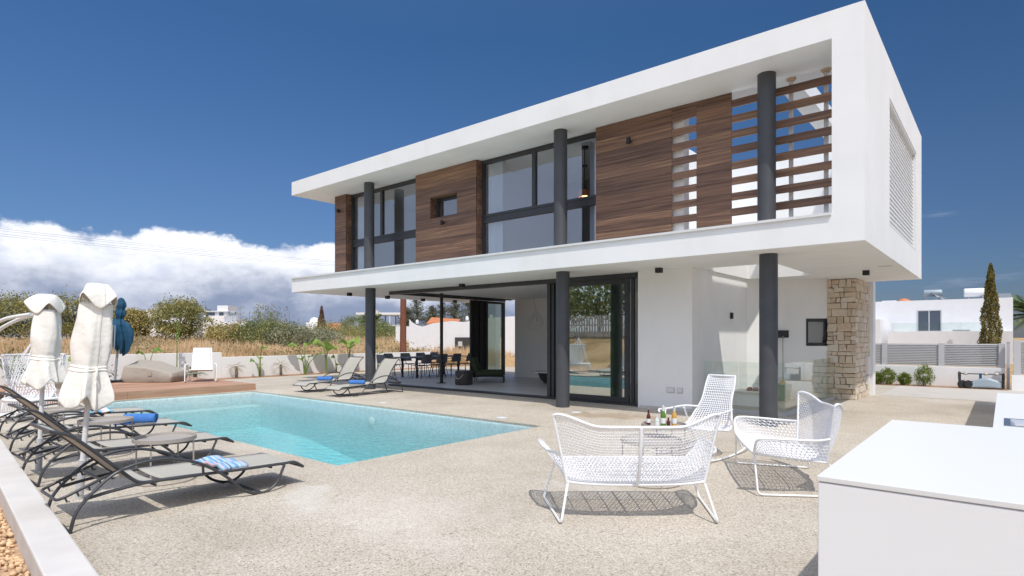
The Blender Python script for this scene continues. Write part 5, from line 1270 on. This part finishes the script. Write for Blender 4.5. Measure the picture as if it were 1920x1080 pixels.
# dry grass of the field: one mass
def grass():
    rng = np.random.default_rng(9); n = 70000
    X = -21.95 - 27*rng.beta(1.1, 1.6, n); Y = rng.uniform(-4, 40, n)
    k = np.sin(X*.8+Y*.5)+np.sin(X*.33-Y*.9)+rng.normal(0, .6, n); keep = k > -1.1; X, Y = X[keep], Y[keep]; n = len(X)
    Z = np.array([hterr(x, y) for x, y in zip(X, Y)]); H = rng.uniform(.22, .60, n)*(1+.25*np.sin(X*.5+Y*.8))
    a = rng.uniform(0, 6.28, n); wd = rng.uniform(.012, .030, n); lx, ly = rng.normal(0, .18, n)*H, rng.normal(0, .18, n)*H
    dx, dy = np.cos(a)*wd, np.sin(a)*wd
    V_ = np.stack([np.stack([X-dx, Y-dy, Z-.03], 1), np.stack([X+dx, Y+dy, Z-.03], 1), np.stack([X+lx, Y+ly, Z+H], 1)], 1).reshape(-1, 3)
    tag(np_mesh('dry_grass', V_, 3, GRASSM), 'tall straw coloured grass covering the field beyond the white wall', 'grass', kind='stuff')
    n = 30000; cx = rng.uniform(-46, -23, 46); cy = rng.uniform(2, 36, 46); kk = rng.integers(0, 46, n)
    P = np.stack([cx[kk]+rng.normal(0,.9,n), cy[kk]+rng.normal(0,.9,n), rng.exponential(.16, n)], 1); P[:,2] += np.array([hterr(x, y) for x, y in P[:,:2]]); P = P[P[:,0] < -22]
    tag(np_mesh('field_scrub', leaf_verts(P, .15, rng, .8, .4), 4, GRASSG), 'low olive brown scrub growing in patches through the dry grass', 'scrub', kind='stuff')
grass()

# ------------------------------------------------------------------ buildings far off
def fbox(parent, name, m, cx, cy, rz, x0, x1, y0, y1, z0, z1, bevel=0):
    o = MB().box(x0, x1, y0, y1, z0, z1).build(name, m, parent); return o
AZC = math.asin(.64127)      # façades roughly square to the view from the terrace
n1_ = thing('neighbour_house', 'low white flat roofed house with solar heaters behind the louvred fence', 'house', (0, 45, 0))
MB().box(-8.5, .40, 0, 8, -.1, 3.78).build('wall', FARW, n1_)
MB().box(-8.6, -5.8, -3.2, -.002, -.1, 2.55).build('annex', FARW, n1_)
MB().box(-5.45, .38, -2.6, -.002, -.1, 1.80).build('terrace_base', FARW, n1_)
f = MB().ring((-4.22,-2.96,1.81,3.16), (-4.16,-3.02,1.86,3.10), -.03, .02, 'y').build('window', POSTG, n1_); MB().box(-4.16, -3.02, -.012, -.006, 1.86, 3.10).build('pane', FARG, f); MB().box(-3.63, -3.57, -.03, -.013, 1.86, 3.10).build('mullion', POSTG, f)
MB().box(-5.3, -1.0, -2.5, -2.48, 1.80, 2.32).build('glass_balustrade', GLRAIL, n1_)
MB().box(-2.3, -1.5, -2.3, -1.9, 1.8, 1.9).build('bench', POSTG, n1_)
def heater(label, loc, L_, r, m, tilt):
    t = thing('solar_heater', label, 'water heater', loc, R(8)); q = MB(); q.lathe([(0,-L_/2),(r*.9,-L_/2),(r,-L_/2+.05),(r,L_/2-.05),(r*.9,L_/2),(0,L_/2)], 0, 0, 20); o = q.build('tank', m, t, smooth=True); o.rotation_euler = (0, R(90), 0); o.location = (0, 0, .50)
    q = MB()
    for s in (-.35, .35): q.tube([(s*L_, 0, 0), (s*L_, 0, .4)], .03, 6)
    q.build('stand', POSTG, t)
    q = MB(); q.obox(Matrix.Translation((L_*.5, -.35, .16)) @ Matrix.Rotation(R(28), 4, 'Y' if tilt else 'X'), .7, .45, .03); q.build('collector', SOLARP, t); return t
heater('dark grey solar heater tank with tilted collector on the neighbouring roof', (-3.5, 46.2, 3.78), .95, .22, TANKG, True)
heater('fat white water heater tank on the neighbouring roof near the cypress', (-1.15, 46.4, 3.72), 1.55, .27, FARW, False)
dm = thing('roof_dome', 'small terracotta dome on the neighbouring roof', 'dome', (-5.05, 46.2, 3.78)); q = MB(); q.lathe([(.36,0),(.33,.10),(.2,.19),(0,.23)], 0, 0, 18); q.build('dome_shell', TERRA, dm, smooth=True); q = MB(); q.box(-1.2, -.4, -.2, .2, 0, .10); q.build('vent_box', FARW, dm)
n2_ = thing('neighbour_house', 'white house with curved wall and orange tiled roofs behind the dining set', 'house', (-26.4, 24.9, 0), R(40))
def cw(u, v): return None
q = MB(); pts = [(-2.0,2.55),(-1.9,2.40),(-1.6,2.22),(-1.2,2.10),(-.6,2.30),(.6,2.45),(1.4,2.38),(2.2,2.6),(4.5,2.75)]
vs = [(x, 0, -.2) for x, z in pts]+[(x, 0, z) for x, z in pts]+[(x, .25, -.2) for x, z in pts]+[(x, .25, z) for x, z in pts]; k = len(pts); fs = []
for i in range(k-1): fs += [(i,i+1,k+i+1,k+i),(2*k+i,3*k+i,3*k+i+1,2*k+i+1),(k+i,k+i+1,3*k+i+1,3*k+i)]
q.add(vs, fs); q.build('curved_wall', FARW, n2_)
MB().box(-1.2, 4.5, 2.5, 7, -.2, 2.28).build('wall', FARW, n2_)
q = MB(); q.add([(-1.3,2.4,2.32),(.7,2.4,2.30),(.7,5,2.66),(-1.3,5,2.80)], [(0,1,2,3)]); solid(q.build('roof', TERRA, n2_), .1)
q = MB(); q.add([(1.0,2.3,2.25),(2.4,2.3,2.12),(2.4,5,2.40),(1.0,5,2.5)], [(0,1,2,3)]); solid(q.build('roof', TERRA, n2_), .1)
for x, z in ((-1.7,2.3),(1.5,2.5),(3.0,2.6)): q = MB(); q.lathe([(.22,0),(.24,.25),(.12,.42),(0,.46)], 0, 0, 14); o = q.build('chimney', FARW, n2_, smooth=True); o.scale = (.45, .45, .6); o.location = (x, 1.2 if x < 0 else .6, z)
MB().box(.80, 2.0, -.06, -.003, .1, 1.45).build('dark_panel', DARKST, n2_)
MB().box(-.003+1.0, 1.25, -.10, -.062, .9, 1.2).build('switch_box', CONG, n2_)
n3_ = thing('cube_house', 'small white cube house with one slot window beside the rusty pole', 'house', (-35.1, 29.3, .2), R(40)); MB().box(-.75, 1.2, 0, 3, -.3, 2.08).build('wall', FARW, n3_); f = MB().ring((-.42,-.18,1.0,1.5), (-.38,-.22,1.04,1.46), -.03, .02, 'y').build('window', POSTG, n3_); MB().box(-.38, -.22, -.012, -.004, 1.04, 1.46).build('pane', FARG, f)
n4_ = thing('white_villa', 'distant white villa with a roof terrace above the trees', 'house', (-124, 53.3, 0), R(40))
MB().box(-3.2, 3.6, 0, 7, -1, 5.2).build('wall', FARW, n4_); MB().box(-2.6, 2.2, 1, 6, 5.2, 6.7).build('upper_wall', FARW, n4_); MB().box(.2, 2.4, 1.0, 5, 6.7, 7.9).build('stair_tower', FARW, n4_); MB().box(-2.9, 2.5, .6, 6, 6.62, 6.78).build('roof', FARW, n4_)
for a, b in ((-2.2, -.3), (.6, 1.5)): f = MB().box(a, b, .93, .99, 5.35, 6.45).build('window', FARG, n4_)
q = MB(); q.lathe([(0,-.5),(.35,-.5),(.35,.5),(0,.5)], 0, 0, 12); o = q.build('water_tank', TANKG, n4_); o.rotation_euler = (0, R(90), 0); o.location = (3.0, 2, 6.4)
for i, (x, y, a, b, z, lb) in enumerate(((-122, 42, -5, 6, 5.2, 'long pale white building glimpsed through the trees behind the blue parasol'), (-113, 49.5, -3, 5, 4.2, 'low white building behind the shrubs under the distant villa'))):
    t = thing('white_building', lb, 'building', (x, y, 0), R(40)); MB().box(a, b, 0, 6, -1, z).build('wall', FARW, t); MB().box(a+1, a+4, -.0, 5, z, z+1.2).build('upper_wall', FARW, t)
    for k in range(3): MB().box(a+1.0+2.2*k, a+2.0+2.2*k, -.06, -.01, z-1.8, z-.8).build('window', FARG, t)
n5_ = thing('domed_house', 'white domed house with many rounded parapets behind the brown cypress', 'house', (-81.3, 49.3, 0), R(40))
MB().box(-1.7, 1.5, 0, 4, -.5, 3.0).build('wall', FARW, n5_); MB().box(-.9, .9, .6, 3, 3.0, 3.7).build('upper_wall', FARW, n5_); q = MB(); q.lathe([(.75,3.7),(.7,4.1),(.4,4.4),(0,4.5)], 0, 1.8, 16); q.build('roof_dome', FARW, n5_, smooth=True)
for k in range(4): q = MB(); q.lathe([(.35,0),(.33,.25),(.15,.42),(0,.45)], 0, 0, 12); o = q.build('parapet_knob', FARW, n5_, smooth=True); o.location = (-1.4+.85*k, .4, 2.5+.25*(k % 2))
n6_ = thing('tiled_house', 'small pale house with an orange tiled roof beside the brown cypress', 'house', (-83.2, 53.8, 0), R(40))
MB().box(-1.6, 1.6, 0, 4, -.5, 2.7).build('wall', FARW, n6_); q = MB(); q.add([(-1.9,-.3,2.65),(1.9,-.3,2.65),(1.3,2,3.6),(-1.3,2,3.6)], [(0,1,2,3)]); solid(q.build('roof', TERRA, n6_), .12); MB().box(-1.2, 1.3, -1.2, -.6, .1, 1.0).build('porch_wall', CONG, n6_); MB().box(-1.0, 1.0, -.05, -.01, .5, 1.1).build('window', FARG, n6_)
n7_ = thing('unfinished_building', 'unfinished concrete frame building with open floors behind the outer column', 'building', (-115, 86.3, 0), R(40))
for z in (1.2, 4.0, 6.6): MB().box(-4.2, 6.4, 0, 8, z, z+.30).build('floor_slab', CONG, n7_)
for x in (-4, -1.4, 1.2, 3.8, 6.2):
    for y in (.3, 7.6): MB().box(x-.15, x+.15, y-.15, y+.15, -1, 6.6).build('column', CONG, n7_)
MB().box(-.9, 1.1, -.1, 2.2, -1, 7.7).build('lift_core', CONC, n7_); MB().box(1.3, 6.2, 2.0, 2.2, -1, 3.9).build('blue_glazing', TANKG, n7_); MB().box(-4, -1, 5, 5.2, -1, 6.5).build('rear_wall', CONG, n7_)
MB().box(-4.2, 6.4, .0, .06, 6.9, 7.2).build('parapet', FARW, n7_)
rb = thing('white_debris', 'heap of white building debris in the dry field', 'debris', (-51.6, 35.1, .85)); q = MB()
q.add([(-.9,0,0),(.2,-.1,0),(.9,.2,0),(.8,.2,.2),(-.1,0,.75),(-.8,0,.95)], [(0,1,2,3,4,5)]); solid(q.build('slab', FARW, rb), .3)
# utility pole and cables
up_ = thing('utility_pole', 'rusty brown pole rising behind the white wall beside the terrace', 'pole', (-21.98, 18.2, 0)); MB().tube([(0,0,-.3),(.05,0,6.8)], [.16,.13], 14).build('shaft', RUST, up_, smooth=True); MB().box(-.7, .7, -.05, .05, 6.2, 6.32).build('crossarm', RUST, up_)
for k in range(4):
    a = Vector((-85-.6*k, -9+.3*k, 13.8-.15*k-.12*(k > 1))); b = Vector((-66.0-.3*k, 68+.2*k, 12.2-.14*k-.10*(k > 1))); q = MB()
    q.tube([a.lerp(b, i/30)+Vector((0,0,-3.4*(4*(i/30)*(1-i/30))*.25)) for i in range(31)], .011, 5)
    o = q.build('power_cable', BLACK); tag(o, ('topmost', 'second from top', 'third from top', 'lowest')[k] + ' thin overhead cable sloping down across the clouds', 'cable', 'overhead power cables')

# ------------------------------------------------------------------ added shade wall, then what the terrace glass mirrors: the bank behind the photographer
w5 = thing('added_shade_wall', 'tall added white wall, unseen past the right edge, casting the shadow on the paving', 'wall'); MB().box(.46, .66, 9.2, 16.7, 0, 2.08).build('wall_body', WHITE, w5); MB().box(.44, .68, 9.18, 16.72, 2.081, 2.11).build('coping', PAINTW, w5)  # unseen wall added to cast the paving shadow, its shape guessed
w4 = thing('garden_wall', 'tall white wall on the driveway side mirrored in the glass balustrade', 'wall'); MB().box(12.7, 12.9, -2.9, 22, -.2, 1.7).build('wall_body', WHITE, w4)
fb2 = thing('picket_fence', 'pale vertical slat fence along the bank mirrored in the door glass', 'fence', (0, -9.5, 0))
q = MB()
for k in range(190): x = -34+.2*k; q.box(x, x+.12, 0, .03, hterr(x, -9.5)-.1, hterr(x, -9.5)+1.35)
q.build('pickets', FARW, fb2)
q = MB().box(-34, 4, .035, .07, 2.2, 2.28); q.build('rail', FARW, fb2)
for i, (x, y, h) in enumerate(((-22, -13, 6.5), (-16, -14, 7.5), (-28, -13.5, 6), (-10, -13.5, 5.5))): make_tree('hedge_tree', 'dark green hedge tree behind the slat fence mirrored in the glass', 'tree', (x, y, 1.8), h*.72, 7.5, LF_GREEN, 500+i, 2600, .34, 'hedge trees behind the slat fence', .08, 50, .2)
